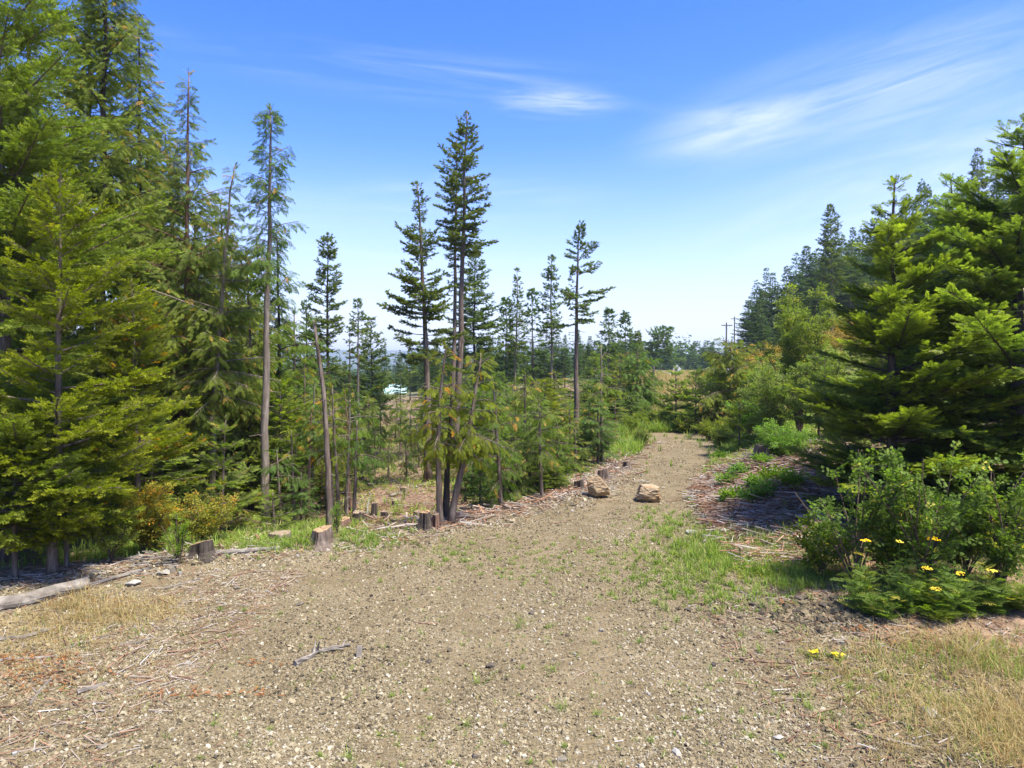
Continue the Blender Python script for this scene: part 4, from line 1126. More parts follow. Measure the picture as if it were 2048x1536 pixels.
# ------------------------------------------------------------------ stumps, logs, sticks
def stump(px, py, wpx, hpx, seed, label, bark='bark_dark', cut='cut', tilt=(0, 0), flare=.5, jag=0.0, name='tree_stump'):
    p = G(px, py); s = p[1] / F_; r0 = wpx * s / 2; h = hpx * s; r = np.random.default_rng(seed)
    root = empty(name, tuple(p), label, 'stump')
    n = 36; th = np.arange(n) * 2 * np.pi / n; lob = 1 + .10 * np.sin(3 * th + seed) + .07 * np.sin(5 * th + seed * 2)
    zl = np.array([-.15, 0, .15, .4, .75, 1.0]); rr = np.array([1.5, 1.35, 1.12, 1.0, .96, .93]); rr = 1 + (rr - 1) * flare / .5
    b = MB(); V = []; fur = .045 * r.normal(0, 1, n)
    for z_, q in zip(zl, rr):
        rad = r0 * q * (1 + (lob - 1) * (1 + 1.2 * (1 - z_))) * (1 + fur * (1.6 - .6 * z_))
        x_, y_ = np.cos(th) * rad, np.sin(th) * rad; zz_ = h * z_ + (z_ > .7) * (tilt[0] * x_ + tilt[1] * y_) * (1 if z_ > .9 else .5)
        if z_ > .9 and jag: zz_ = zz_ + jag * h * r.uniform(0, 1, n)
        V.append(np.stack([x_, y_, zz_], -1))
    V = np.concatenate(V); i = np.arange(5)[:, None] * n; j = np.arange(n)[None]; j2 = (j + 1) % n
    b.add(V, np.stack([i + j, i + j2, i + n + j2, i + n + j], -1).reshape(-1, 4)); b.build('bark', M[bark], root, smooth=False)
    top = V[-n:]; c = top.mean(0); inner = c + (top - c) * .93 + [0, 0, .006]; mid_ = c + (top - c) * .5 + [0, 0, .006]
    mid_[:, 2] += r.normal(0, .01, n) * 1
    b = MB(); VV = np.vstack([top, inner, mid_, [c + [0, 0, .004]]]); j = np.arange(n); j2 = (j + 1) % n
    b.add(VV, [np.vstack([np.stack([j, j2, n + j2, n + j], -1), np.stack([n + j, n + j2, 2 * n + j2, 2 * n + j], -1)]), np.stack([2 * n + j, 2 * n + j2, np.full(n, 3 * n)], -1)])
    b.build('cut_face', M[cut], root)
    return root


for a in ((405, 1111, 46, 24, 701, 'charred dark stump with a pale split side left of the grassy strip', 'bark_dark', 'cut', (.3, -.2)),
          (562, 1084, 44, 18, 702, 'low wide stump at the foot of the slender pale trunk', 'bark', 'cut_old', (0, 0)),
          (645, 1092, 38, 33, 703, 'stump with a large slanting fresh cut face at the gravel lip', 'bark', 'cut', (.2, .15)),
          (683, 1062, 32, 24, 704, 'stump with a flat orange top behind the slanting cut one', 'bark_red', 'cut', (0, .1)),
          (718, 1048, 26, 22, 705, 'broken dark stump with ragged rim behind the flat orange one', 'bark_dark', 'cut_old', (0, 0)),
          (749, 1033, 12, 27, 706, 'narrow black upright stump on the slash slope', 'bark_dark', 'cut_old', (0, 0)),
          (769, 1036, 14, 13, 707, 'short black stump right of the narrow upright one', 'bark_dark', 'cut_old', (0, 0)),
          (851, 1060, 22, 36, 708, 'dark tall stump with pale rim just left of the slim cedar stem', 'bark_dark', 'cut', (.1, .1)),
          (872, 1057, 14, 28, 709, 'reddish stump tucked against the slim cedar stem', 'bark_red', 'cut_old', (.1, .1)),
          (792, 1012, 16, 12, 718, 'low brown stump on the slash slope right of the short black one', 'bark', 'cut_old', (.1, 0)),
          (741, 978, 12, 10, 719, 'small dark stump higher up the slash slope', 'bark_dark', 'cut_old', (0, 0)),
          (808, 985, 14, 10, 720, 'small brown stump by the bleached pole on the far logged slope', 'bark', 'cut_old', (0, 0)),
          (835, 1035, 14, 12, 721, 'small stump left of the dark tall one with pale rim', 'bark', 'cut_old', (0, .1)),
          (1217, 897, 13, 24, 710, 'tallest dark stump of the cluster before the bend', 'bark_dark', 'cut_old', (0, 0)),
          (1195, 902, 15, 20, 711, 'reddish stump left of the tallest one before the bend', 'bark_red', 'cut_old', (0, 0)),
          (1178, 920, 22, 20, 712, 'broad dark hollow stump below the reddish one', 'bark_dark', 'cut_old', (0, -.1)),
          (1206, 962, 22, 22, 713, 'rounded brown stump behind the pointed boulder', 'bark', 'cut_old', (.2, -.2)),
          (1158, 978, 20, 17, 714, 'dark root stump left of the pointed boulder', 'bark_dark', 'cut_old', (.2, 0)),
          (1137, 955, 20, 12, 715, 'low grey stump farther left of the pointed boulder', 'bark', 'cut_old', (0, 0)),
          (1254, 938, 14, 16, 716, 'small grey stump leaning beside the left edge of the track', 'bark', 'cut_old', (.3, 0)),
          (1527, 922, 34, 32, 717, 'weathered grey-brown stump with flared roots on the right verge', 'bark', 'cut_old', (.1, .05))):
    stump(*a, jag=.2 if a[4] in (705, 712, 714) else .04, flare=.9 if a[4] in (717, 703, 708) else .7)


def stick(pts, r0, r1, label, seed, cat='branch', name='fallen_branch', mat='wood_grey', sides=7, group=None, forks=0, wob=.15, lift=.0):
    """pts: pixel points on the ground the piece lies along"""
    r = np.random.default_rng(seed); W3 = np.array([G(*p) for p in pts]); W3[:, 2] += r0 * .7 + lift
    s = np.linspace(0, 1, max(6, 4 * len(pts))); q = np.linspace(0, 1, len(pts))
    P = np.stack([np.interp(s, q, W3[:, i]) for i in range(3)], -1); L = np.linalg.norm(P[-1] - P[0])
    P[1:-1] += r.normal(0, .012 * L, (len(P) - 2, 3)) * [1, 1, .4]
    base = P[0].copy(); b = MB(); v, f = tube(P - base, r0 + (r1 - r0) * s, sides, wob=wob, rng=r); b.add(v, f, r.uniform(.3, .9))
    for i in range(forks):
        k = r.integers(len(P) // 3, len(P) - 1); dd = norm(norm(P[-1] - P[0]) * .7 + np.array([r.uniform(-.8, .8), r.uniform(-.8, .8), r.uniform(0, .5)]))
        l = L * r.uniform(.12, .3); b.add(*tube(np.array([P[k], P[k] + dd * l * .5, P[k] + dd * l]) - base, [r0 * .5, r0 * .35, r0 * .15], 4), r.uniform(.3, .9))
    o = b.build(name, M[mat]); o.location = base
    return tag(o, label, cat, group)


stick([(-60, 1232), (60, 1208), (176, 1178)], .115, .09, 'thick whitish weathered log at the left edge under the young fir', 801, 'log', 'log', sides=16, wob=.09)
stick([(372, 1117), (470, 1108), (560, 1101)], .055, .04, 'long pale log lying in front of the charred stump', 802, 'log', 'log', sides=9, wob=.06)
stick([(160, 1180), (300, 1140)], .035, .03, 'grey log end in the shade left of the branch heap', 803, 'log', 'log', sides=8)
stick([(155, 1391), (213, 1375)], .032, .02, 'short thick grey stick at the lower left of the gravel', 804)
stick([(60, 1413), (78, 1385), (106, 1356)], .018, .012, 'curved grey stick left of the short thick one', 805, forks=1)
stick([(238, 1292), (270, 1290), (300, 1281)], .018, .010, 'forked pale stick below the dry grass', 806, forks=2)
stick([(130, 1300), (200, 1278), (310, 1245)], .012, .008, 'long straight thin pale stick through the dry grass', 807)
stick([(0, 1283), (60, 1276), (110, 1260)], .03, .018, 'grey branch lying at the left edge of the dry grass', 808)
stick([(0, 1325), (110, 1318)], .02, .015, 'grey branch at the left edge above the rust coloured needles', 809)
stick([(590, 1334), (640, 1308), (700, 1296)], .035, .018, 'knobbly driftwood-like root on the left gravel', 810, forks=5, wob=.4, name='driftwood')
stick([(828, 1247), (876, 1249)], .012, .010, 'small straight brown twig in the middle of the gravel', 811, mat='wood_brown')
stick([(1455, 1318), (1520, 1326), (1590, 1332)], .014, .008, 'long thin dark stick on the right of the gravel', 812, mat='wood_brown')
stick([(1408, 1090), (1420, 1072), (1436, 1052)], .022, .014, 'pale upright-looking stick at the foot of the brush pile', 813, lift=.03)
stick([(1470, 1180), (1505, 1198), (1525, 1215)], .014, .010, 'bent grey twig left of the shaded stone heap', 814)
stick([(1665, 1250), (1715, 1254)], .012, .008, 'whitish twig across the shaded stone heap', 815)
stick([(1690, 1287), (1730, 1293)], .022, .02, 'brown broken stick below the shaded stone heap', 816, mat='wood_brown')
stick([(1757, 1282), (1788, 1275)], .035, .035, 'flat tan piece of board right of the shaded stone heap', 817, mat='wood_brown', sides=4, wob=.02, name='wood_piece')
stick([(1935, 1320), (1960, 1290)], .014, .010, 'arched grey twig in the dry grass at the right', 818, lift=.06)
stick([(1560, 1436), (1600, 1456)], .012, .007, 'thin dark twig near the bottom right', 819, mat='wood_brown')
stick([(330, 1178), (400, 1160)], .018, .012, 'pale stick on the gravel below the branch heap', 820)
stick([(1116, 918), (1146, 894)], .07, .06, 'pale birch-like log tilted on the slope left of the stump cluster', 821, 'log', 'log', sides=9, wob=.03, lift=.05)
stick([(780, 995), (855, 968)], .05, .04, 'bleached pole lying on the far logged slope', 822, 'log', 'log')
stick([(733, 1040), (737, 992)], .03, .02, 'thin bleached pole standing askew on the slash slope', 823, lift=.1)
stick([(1120, 985), (1165, 980)], .05, .03, 'dark root lying left of the pointed boulder', 824, mat='wood_brown', forks=2)
stick([(930, 1050), (875, 1062)], .04, .03, 'dark fallen branch at the feet of the cedar clump', 825, mat='wood_brown', forks=2)
stick([(1100, 1050), (1150, 1040)], .012, .008, 'thin twig on the gravel before the pointed boulder', 826, mat='wood_brown')
stick([(1330, 1005), (1390, 998)], .015, .01, 'reddish thin branch right of the blocky boulder', 827, mat='wood_brown', forks=2)
gs2 = 'bleached branches sticking out of the brush pile'
for i in range(26):
    px = rng.uniform(1400, 1600); py = rng.uniform(945, 1075); a = rng.uniform(-.3, .9); l = rng.uniform(15, 50)
    stick([(px, py), (px + l * math.cos(a), py + l * .5 * math.sin(a) + 2)], rng.uniform(.008, .02), .006, 'bleached branch among many in the brush pile right of the track', 840 + i, group=gs2, lift=rng.uniform(.02, .14), forks=int(rng.integers(0, 3)), sides=5)
gs3 = 'whitish branches heaped beside the little green shrub'
for i in range(22):
    px = rng.uniform(268, 345); py = rng.uniform(1120, 1150); a = rng.uniform(-.5, .5); l = rng.uniform(15, 40)
    stick([(px - l / 2, py), (px + l * .5, py - l * .3 * a)], rng.uniform(.008, .02), .008, 'whitish dry branch in the tangled heap beside the little green shrub', 870 + i, group=gs3, lift=rng.uniform(.0, .22), forks=2, sides=5)


def wood_block():
    p = G(718, 1316); b = MB()
    V = np.array([(x, y, z) for z in (0, 1) for y in (-1, 1) for x in (-1, 1)], float) * [.035, .02, .14]
    V[4:, :2] *= .92; V[5, 2] -= .01
    b.add(V, np.array([(0, 2, 3, 1), (4, 5, 7, 6), (0, 1, 5, 4), (2, 6, 7, 3), (0, 4, 6, 2), (1, 3, 7, 5)]), .9)
    o = b.build('wood_block', M['wood_grey']); o.location = p + [0, 0, -.01]; o.rotation_euler = (-.35, .05, .2)
    bm = o.modifiers.new('b', 'BEVEL'); bm.width = .004; bm.segments = 2
    tag(o, 'pale square-cut block of wood standing right of the driftwood root', 'wood block')


wood_block()

# ------------------------------------------------------------------ scattered stuff
CH = []
_r = np.random.default_rng(3)
for i in range(10):
    V = np.array([(x, y, z) for z in (-1, 1) for y in (-1, 1) for x in (-1, 1)], float)
    V = V * [.5, .42, .26] + _r.normal(0, .13, (8, 3)); V[4:, :2] *= _r.uniform(.4, .9)
    CH.append(V)
CHQ = np.array([(0, 2, 3, 1), (4, 5, 7, 6), (0, 1, 5, 4), (2, 6, 7, 3), (0, 4, 6, 2), (1, 3, 7, 5)])


def rotz(V, a, tx, ty):
    ca, sa = np.cos(a), np.sin(a)
    # tilt then spin, per instance
    x, y, z = V[..., 0], V[..., 1], V[..., 2]
    y2 = y * np.cos(tx)[:, None] - z * np.sin(tx)[:, None]; z2 = y * np.sin(tx)[:, None] + z * np.cos(tx)[:, None]
    x3 = x * np.cos(ty)[:, None] + z2 * np.sin(ty)[:, None]; z3 = -x * np.sin(ty)[:, None] + z2 * np.cos(ty)[:, None]
    return np.stack([x3 * ca[:, None] - y2 * sa[:, None], x3 * sa[:, None] + y2 * ca[:, None], z3], -1)


def scatter_stones(mb, x, y, size, t, r, sink=.1):
    z = terr(x, y); which = r.integers(0, len(CH), len(x))
    for k in range(len(CH)):
        m = which == k; c = int(m.sum())
        if not c: continue
        V = np.repeat(CH[k][None], c, 0) * size[m][:, None, None]
        V = rotz(V, r.uniform(0, 6.28, c), r.normal(0, .35, c), r.normal(0, .35, c))
        V = V + np.stack([x[m], y[m], z[m] + size[m] * sink], -1)[:, None]
        mb.add(V.reshape(-1, 3), (CHQ[None] + (np.arange(c) * 8)[:, None, None]).reshape(-1, 4), np.repeat(t[m], 8))


def gravel():
    r = np.random.default_rng(91); mb = MB(); n = 360000
    y = 4.6 * np.exp(r.uniform(0, math.log(30 / 4.6), n)); x = y * r.uniform(-.85, .85, n)
    s = edge_s(x, y); keep = (s < .9) & (x < np.interp(y, RY, RX) + .6 + r.exponential(.7, n) * (y < 12))
    keep &= (x > -7.5 - r.uniform(0, 1, n))
    # patches of bare packed soil between the stones
    keep &= fbm(x * .9, y * .9, 33) + r.uniform(-.3, .3, n) > .30
    cx = np.interp(y, [4, 12, 18, 24, 30], [-.6, 1.2, 3.3, 5.5, 7.2]) + .25 * np.sin(y * .5); rut = np.exp(-((np.abs(x - cx) - .85) / .28) ** 2); keep &= r.uniform(0, 1, n) > .72 * rut
    x, y = x[keep], y[keep]
    size = .0095 * np.exp(r.normal(.30, .43, len(x))) * (1 + .025 * y); size = np.minimum(size, .055)
    scatter_stones(mb, x, y, size, np.clip(r.beta(1.4, 1.7, len(x)) + .5 * (fbm(x * .5, y * .5, 61) - .47), 0, .93), r, .2)
    # stone heap in the shade at the right
    n = 1500; p = G(1690, 1225); x = p[0] + r.normal(0, .75, n); y = p[1] + r.normal(0, .30, n)
    scatter_stones(mb, x, y, np.minimum(.03 * np.exp(r.normal(0, .5, n)), .1), r.uniform(0, .4, n), r, .3)
    # coarser stones along the lip of the clearing
    n = 5000; k = r.integers(2, 9, n); f_ = r.uniform(0, 1, n); x = EDGE[k, 0] * (1 - f_) + EDGE[np.minimum(k + 1, 10), 0] * f_ + r.normal(.3, .35, n); y = EDGE[k, 1] * (1 - f_) + EDGE[np.minimum(k + 1, 10), 1] * f_ + r.normal(-.2, .35, n)
    scatter_stones(mb, x, y, np.minimum(.028 * np.exp(r.normal(0, .45, n)), .11), r.uniform(.1, 1, n), r, .25)
    tag(mb.build('gravel', M['gravel']), kind='stuff')


gravel()


def litter():
    r = np.random.default_rng(92); mb = MB()
    def zone(n, xf, lmin, lmax, wd, zl, tr=(0, 1)):
        x, y = xf(n); n = len(x)
        L = np.exp(r.uniform(math.log(lmin), math.log(lmax), n)); W = wd * r.uniform(.5, 1.6, n) * (1 + L)
        V = np.array([(x_, y_, z_) for z_ in (-1, 1) for y_ in (-1, 1) for x_ in (-1, 1)], float) * .5
        V = np.repeat(V[None], n, 0); V[..., 0] *= L[:, None]; V[..., 1] *= W[:, None]; V[..., 2] *= (W * r.uniform(.4, 1, n))[:, None]
        sh = np.repeat((r.uniform(.2, 1, n))[:, None], 4, 1); V[:, 1::2, 1:] *= sh[..., None]
        V = rotz(V, r.normal(.2, 1.0, n), r.uniform(-.5, .5, n), r.normal(0, .13, n))
        V += np.stack([x, y, terr(x, y) + W * .3 + r.uniform(0, zl, n)], -1)[:, None]
        mb.add(V.reshape(-1, 3), (CHQ[None] + (np.arange(n) * 8)[:, None, None]).reshape(-1, 4), np.repeat(r.uniform(tr[0], tr[1], n), 8))
    def lip(n):
        k = r.integers(1, 9, n); f_ = r.uniform(0, 1, n)
        return EDGE[k, 0] * (1 - f_) + EDGE[k + 1, 0] * f_ + r.normal(-.1, .55, n), EDGE[k, 1] * (1 - f_) + EDGE[k + 1, 1] * f_ + r.normal(.15, .55, n)
    zone(5000, lip, .04, .4, .009, .05, (.3, .98))
    def slope_(n):
        y = r.uniform(12, 60, n) ; x = r.uniform(-.5, .3, n) * y; s = edge_s(x, y); k = (s > 0) & (s < 40); return x[k], y[k]
    zone(22000, slope_, .08, .9, .010, .06, (0, .8))
    def bank(n):
        y = r.uniform(11.5, 24, n); x = np.interp(y, RY, RX) + np.abs(r.normal(0.2, 1.6, n)); return x, y
    zone(11000, bank, .08, .9, .010, .16, (.05, .98))
    def left(n):
        return -3.4 - np.abs(r.normal(0, 2.2, n)), r.uniform(5, 11.5, n)
    zone(2600, left, .03, .4, .006, .025, (.1, .9))
    def right(n):
        return r.uniform(2.5, 6.5, n), r.uniform(5.5, 10.5, n)
    zone(1800, right, .03, .3, .007, .03, (.05, .9))
    def inner(n):
        y = r.uniform(14, 30, n); x = np.interp(y, EDGE[:, 1], EDGE[:, 0]) - .5 + r.normal(-.3, .6, n); return x, y
    zone(4000, inner, .08, .9, .014, .08, (.1, .95))
    def all_(n):
        y = r.uniform(4.5, 18, n); x = y * r.uniform(-.8, .55, n); k = edge_s(x, y) < -.2; return x[k], y[k]
    zone(1600, all_, .02, .12, .006, .01, (.1, .95))
    tag(mb.build('wood_debris', M['litter']), kind='stuff')


litter()


def blades(mb, x, y, h, wd, r, lean=.5, curl=.5, t=None, n_seg=2):
    n = len(x); z = terr(x, y); a = r.uniform(0, 6.28, n); l = np.abs(r.normal(0, lean, n)); L = h * r.uniform(.6, 1.2, n)
    dx, dy = np.cos(a), np.sin(a); sx, sy = -dy, dx
    B = np.stack([x, y, z - .01], -1)
    def pt(u_, w_):
        o = L * u_ * (l * (1 - curl) + curl * l * u_ * 1.6)
        hh = L * u_ * np.sqrt(np.clip(1 - (l * .6 * u_) ** 2, .1, 1))
        c = B + np.stack([dx * o, dy * o, hh], -1)
        s_ = np.stack([sx * w_, sy * w_, 0 * w_], -1); return c + s_, c - s_
    w0 = wd * r.uniform(.7, 1.3, n)
    a0, b0 = pt(0, w0 * .7); a1, b1 = pt(.5, w0); a2, b2 = pt(1.0, w0 * .12)
    V = np.stack([a0, b0, a1, b1, a2, b2], 1)
    q = np.array([[0, 1, 3, 2], [2, 3, 5, 4]])
    tt = r.uniform(0, 1, n) if t is None else t
    mb.add(V.reshape(-1, 3), (q[None] + (np.arange(n) * 6)[:, None, None]).reshape(-1, 4), np.repeat(tt, 6), np.tile([0, 0, .4, .4, .9, .9], n) * 1.0)


def tufts(mb, cx, cy, nb, rad, h, wd, r, **kw):
    k = len(cx); X_ = np.repeat(cx, nb) + r.normal(0, 1, k * nb) * np.repeat(rad, nb); Y_ = np.repeat(cy, nb) + r.normal(0, 1, k * nb) * np.repeat(rad, nb)
    blades(mb, X_, Y_, np.repeat(h, nb), wd, r, **kw)


def grasses():
    r = np.random.default_rng(93); mb = MB(); ds = MB(); wl = MB()
    def patch(px, py, rx, ry, k, h, m=mb, nb=14, rad=.03, wd=.0035, lean=.55):
        p = G(px, py); x = p[0] + r.normal(0, rx, k); y = p[1] + r.normal(0, ry, k)
        on = (y > 16.5) & (y < 33.5) & (edge_s(x, y) < -.15) & (x < np.interp(y, RY, RX) - .15) & (r.uniform(0, 1, k) > .02); x, y = x[~on], y[~on]; k = len(x)
        if k == 0: return
        tufts(m, x, y, nb, r.uniform(.5, 1.5, k) * rad, h * r.uniform(.5, 1.4, k), wd * (.7 + p[1] * .05), r, lean=lean)
    # lush grass right of the clearing
    for q in ((1500, 1100, .7, .7, 240, .22), (1440, 1120, .4, .5, 120, .16), (1540, 1140, .4, .5, 130, .18), (1400, 1170, .5, .6, 110, .10), (1350, 1130, .5, .7, 90, .10), (1310, 1170, .5, .5, 60, .08), (1290, 1110, .5, .7, 60, .08), (1380, 1050, .5, 1.0, 110, .10),
              (1340, 1060, .3, 1.0, 70, .1), (1410, 1010, .3, .8, 80, .12), (1590, 1170, .3, .3, 60, .14), (1460, 1200, .5, .3, 60, .10), (1150, 1130, .8, .6, 40, .06), (1090, 1105, .8, .6, 45, .06), (930, 1110, .5, .5, 60, .07), (1080, 1150, .4, .3, 30, .06)): patch(*q)
    for q in ((1850, 1400, .7, .4, 90, .09), (1960, 1480, .5, .3, 70, .10), (1750, 1350, .6, .4, 60, .07), (1900, 1320, .6, .3, 90, .12), (2020, 1330, .4, .3, 70, .16), (150, 1270, .5, .3, 30, .08), (1650, 1400, .7, .5, 50, .07)): patch(*q, nb=7)
    # strip along the lip at the left
    for q in ((470, 1092, .6, .4, 130, .12), (540, 1088, .6, .4, 130, .13), (600, 1080, .4, .4, 150, .17), (430, 1085, .4, .4, 100, .14), (520, 1065, .8, .8, 140, .15), (700, 1078, .5, .4, 90, .14), (770, 1085, .5, .4, 60, .1), (270, 1100, .6, .5, 200, .22), (640, 1060, .6, .8, 120, .2)): patch(*q)
    # verge round the bend
    for q in ((1430, 925, .4, 1.6, 300, .22), (1450, 905, .6, 2, 300, .28), (1420, 950, .25, 1.2, 200, .16), (1300, 915, .3, 1.0, 160, .2), (1280, 895, .6, 1.2, 300, .35), (1330, 868, 1.6, 1.4, 500, .5), (1250, 905, .8, 1.2, 200, .3), (1370, 880, .8, .8, 160, .3), (1410, 892, .5, 1.2, 180, .25),
              (1490, 900, .8, 1.6, 260, .3), (1280, 930, .3, 1.0, 90, .15), (1345, 925, .2, 1.2, 60, .08), (1460, 930, .5, 1, 200, .22)): patch(*q, nb=9, wd=.005)
    # single tufts on the gravel
    single = [(1125, 1418, 30), (1040, 1255, 26), (1095, 1258, 14), (1045, 1340, 14), (1105, 1345, 16), (955, 1372, 24), (850, 1382, 10), (935, 1455, 18), (1195, 1432, 16), (1400, 1430, 14), (1280, 1290, 16), (1190, 1290, 10), (1620, 1420, 18), (1550, 1390, 16), (640, 1345, 8), (785, 1395, 12), (600, 1300, 6),
              (1130, 1500, 14), (1300, 1485, 14), (1370, 1440, 12), (640, 1520, 14), (430, 1455, 14), (700, 1525, 26), (1060, 1530, 14), (760, 1475, 10), (488, 1225, 12), (560, 1230, 10), (690, 1140, 12), (440, 1222, 12), (1500, 1480, 14), (1650, 1500, 16), (1580, 1340, 12), (1540, 1270, 14), (1400, 1240, 10), (1480, 1275, 14),
              (1600, 1395, 14), (1700, 1380, 18), (1600, 1305, 12), (1640, 1440, 14), (1560, 1520, 16), (1720, 1460, 16), (900, 1530, 12), (820, 1200, 8), (760, 1165, 10), (880, 1180, 8), (1230, 1200, 10), (1330, 1260, 10), (1180, 1240, 8), (1010, 1490, 10), (540, 1460, 10), (860, 1440, 8), (1260, 1370, 8), (1440, 1365, 8), (1350, 1385, 6)]
    for px, py, w in single:
        p = G(px, py); s = w / F_ * p[1]; k = 26
        tufts(mb, np.array([p[0]]), np.array([p[1]]), k, np.array([s * .22]), np.array([s * .95]), .0028, r, lean=.75)
    for i in range(1100):        # sparse seedlings
        y = r.uniform(4.8, 17); x = y * r.uniform(-.7, .62)
        if edge_s(np.array([x]), np.array([y]))[0] < -.2: tufts(mb, np.array([x]), np.array([y]), 7, np.array([.018]), np.array([.05]), .003, r, lean=.8)
    # undergrowth on the slope and in the wood
    n = 3600; y = r.uniform(12, 62, n); x = y * r.uniform(-.75, .3, n); s = edge_s(x, y); k = (s > .3) & (fbm(x * .22, y * .22, 21) + r.uniform(-.1, .1, n) > .44); x, y = x[k], y[k]
    tufts(mb, x, y, 7, np.full(len(x), .12), .12 + .006 * y, .012, r, lean=.6)
    n = 2600; y = r.uniform(20, 62, n); x = np.interp(y, RY, RX) + r.uniform(.3, 1, n) * r.uniform(0, 26, n); tufts(mb, x, y, 8, np.full(n, .15), .18 + .004 * y, .014, r, lean=.6)
    n = 900; y = r.uniform(9.4, 14.5, n); x = r.uniform(4.8, 11, n); tufts(mb, x, y, 8, np.full(n, .06), np.full(n, .16), .004, r, lean=.6)
    tag(mb.build('grass', M['grass']), kind='stuff')
    # dry grass
    for q in ((180, 1245, .45, .3, 80, .14), (100, 1290, .6, .3, 80, .11), (250, 1230, .6, .3, 80, .10), (330, 1225, .5, .25, 50, .08), (160, 1210, .25, .2, 30, .26), (60, 1350, .6, .4, 60, .09), (300, 1215, .5, .3, 40, .10), (1980, 1440, .45, .3, 80, .15), (1900, 1400, .6, .4, 80, .13), (2040, 1380, .5, .4, 60, .17), (1800, 1340, .6, .3, 60, .11), (1750, 1400, .4, .4, 40, .13),
              (1960, 1320, .4, .3, 60, .24), (2030, 1450, .25, .2, 60, .24), (2040, 1520, .3, .2, 60, .2), (1900, 1300, .4, .25, 50, .2), (165, 1240, .2, .15, 9, .30), (215, 1225, .2, .1, 6, .22), (1700, 1340, .4, .3, 30, .1), (2000, 1500, .4, .25, 60, .2), (1850, 1490, .4, .25, 30, .12), (1650, 1300, .3, .2, 16, .1)): patch(*q, m=ds, nb=13, rad=.07, wd=.0019, lean=.95)
    n = 3600; y = r.uniform(36, 100, n); x = np.interp(y, EDGE[:, 1], EDGE[:, 0]) + r.uniform(-2, 9, n); tufts(ds, x, y, 9, np.full(n, .25), .4 + .004 * y, .02, r, lean=.5)
    n = 400; y = r.uniform(5, 9.5, n); x = -3.6 - np.abs(r.normal(0, 1.4, n)); tufts(ds, x, y, 5, np.full(n, .04), np.full(n, .06), .0016, r, lean=1.1)
    tag(ds.build('dry_grass', M['straw']), kind='stuff')
    # leafy ground weeds
    def weeds(x, y, size, kind='leaf'):
        ok = ~((y > 16.5) & (y < 33.5) & (edge_s(x, y) < -.1) & (x < np.interp(y, RY, RX) - .1)); x, y, size = x[ok], y[ok], size[ok]
        n = len(x); P = np.stack([x, y, terr(x, y) + .01], -1); a = r.uniform(0, 6.28, n); D = np.stack([np.cos(a), np.sin(a), r.uniform(.2, 1.4, n)], -1)
        instance(wl, kind, P, D, np.tile([0, 0, 1.], (n, 1)) + r.normal(0, .3, (n, 3)), size, r.uniform(0, 1, n), r.uniform(.3, 1, n), r)
    for px, py, rx, ry, n, sz in ((1500, 1110, .6, .6, 500, .12), (1560, 1150, .4, .4, 300, .12), (1420, 1150, .5, .5, 200, .08), (560, 1080, .9, .5, 700, .13), (430, 1090, .6, .5, 400, .13), (300, 1100, .6, .5, 400, .14), (1500, 915, .8, 1.5, 400, .2), (1440, 900, .5, 2, 300, .2), (1300, 870, 2.0, 1.5, 600, .3), (1340, 1120, .8, .8, 150, .06)):
        p = G(px, py); weeds(p[0] + r.normal(0, rx, n), p[1] + r.normal(0, ry, n), sz * r.uniform(.6, 1.3, n))
    n = 9000; y = r.uniform(13, 60, n); x = y * r.uniform(-.75, .3, n); s = edge_s(x, y); k = (s > .5) & (fbm(x * .3, y * .3, 44) > .45); weeds(x[k], y[k], (.12 + .006 * y[k]) * r.uniform(.6, 1.3, k.sum()))
    n = 5000; y = r.uniform(17, 62, n); x = np.interp(y, RY, RX) + .6 + r.uniform(0, 1, n) ** 1.5 * 24; k = (y > 22) | (x > np.interp(y, RY, RX) + 3.5); weeds(x[k], y[k], (.14 + .008 * y[k]) * r.uniform(.6, 1.3, k.sum()))
    n = 1500; y = r.uniform(9.6, 14.5, n); x = r.uniform(4.9, 11, n); weeds(x, y, .15 * r.uniform(.6, 1.3, n))
    tag(wl.build('weeds', M['leaf_olive']), kind='stuff')
    rn = MB()
    for px, py, rx, ry, n in ((70, 1360, .35, .15, 500), (40, 1320, .4, .1, 400), (160, 1210, .4, .15, 200), (530, 1330, .15, .05, 60), (380, 1395, .25, .05, 160), (520, 1390, .1, .04, 50), (1500, 1050, .5, .4, 500), (1540, 1010, .4, .5, 300), (1570, 1210, .05, .04, 60), (1720, 1265, .12, .03, 90), (1040, 1030, .12, .2, 120), (1110, 935, .2, .4, 120), (700, 1062, .4, .2, 240), (1900, 1290, .5, .2, 300), (800, 1082, .15, .05, 60)):
        p = G(px, py); x = p[0] + r.normal(0, rx, n); y = p[1] + r.normal(0, ry, n)
        P = np.stack([x, y, terr(x, y) + r.uniform(.0, .04, n)], -1); a = r.uniform(0, 6.28, n); D = np.stack([np.cos(a), np.sin(a), r.uniform(-.05, .25, n)], -1)
        n_ = len(x) // 3; P, D, n, a = P[:n_], D[:n_], n_, a[:n_]; instance(rn, 'flat', P, D, np.tile([0, 0, 1.], (n, 1)) + r.normal(0, .15, (n, 3)), (.03 + .003 * p[1]) * r.uniform(.6, 1.4, n), r.uniform(0, 1, n), r.uniform(.2, 1, n), r)
    tag(rn.build('dead_needles', M['rust']), kind='stuff')


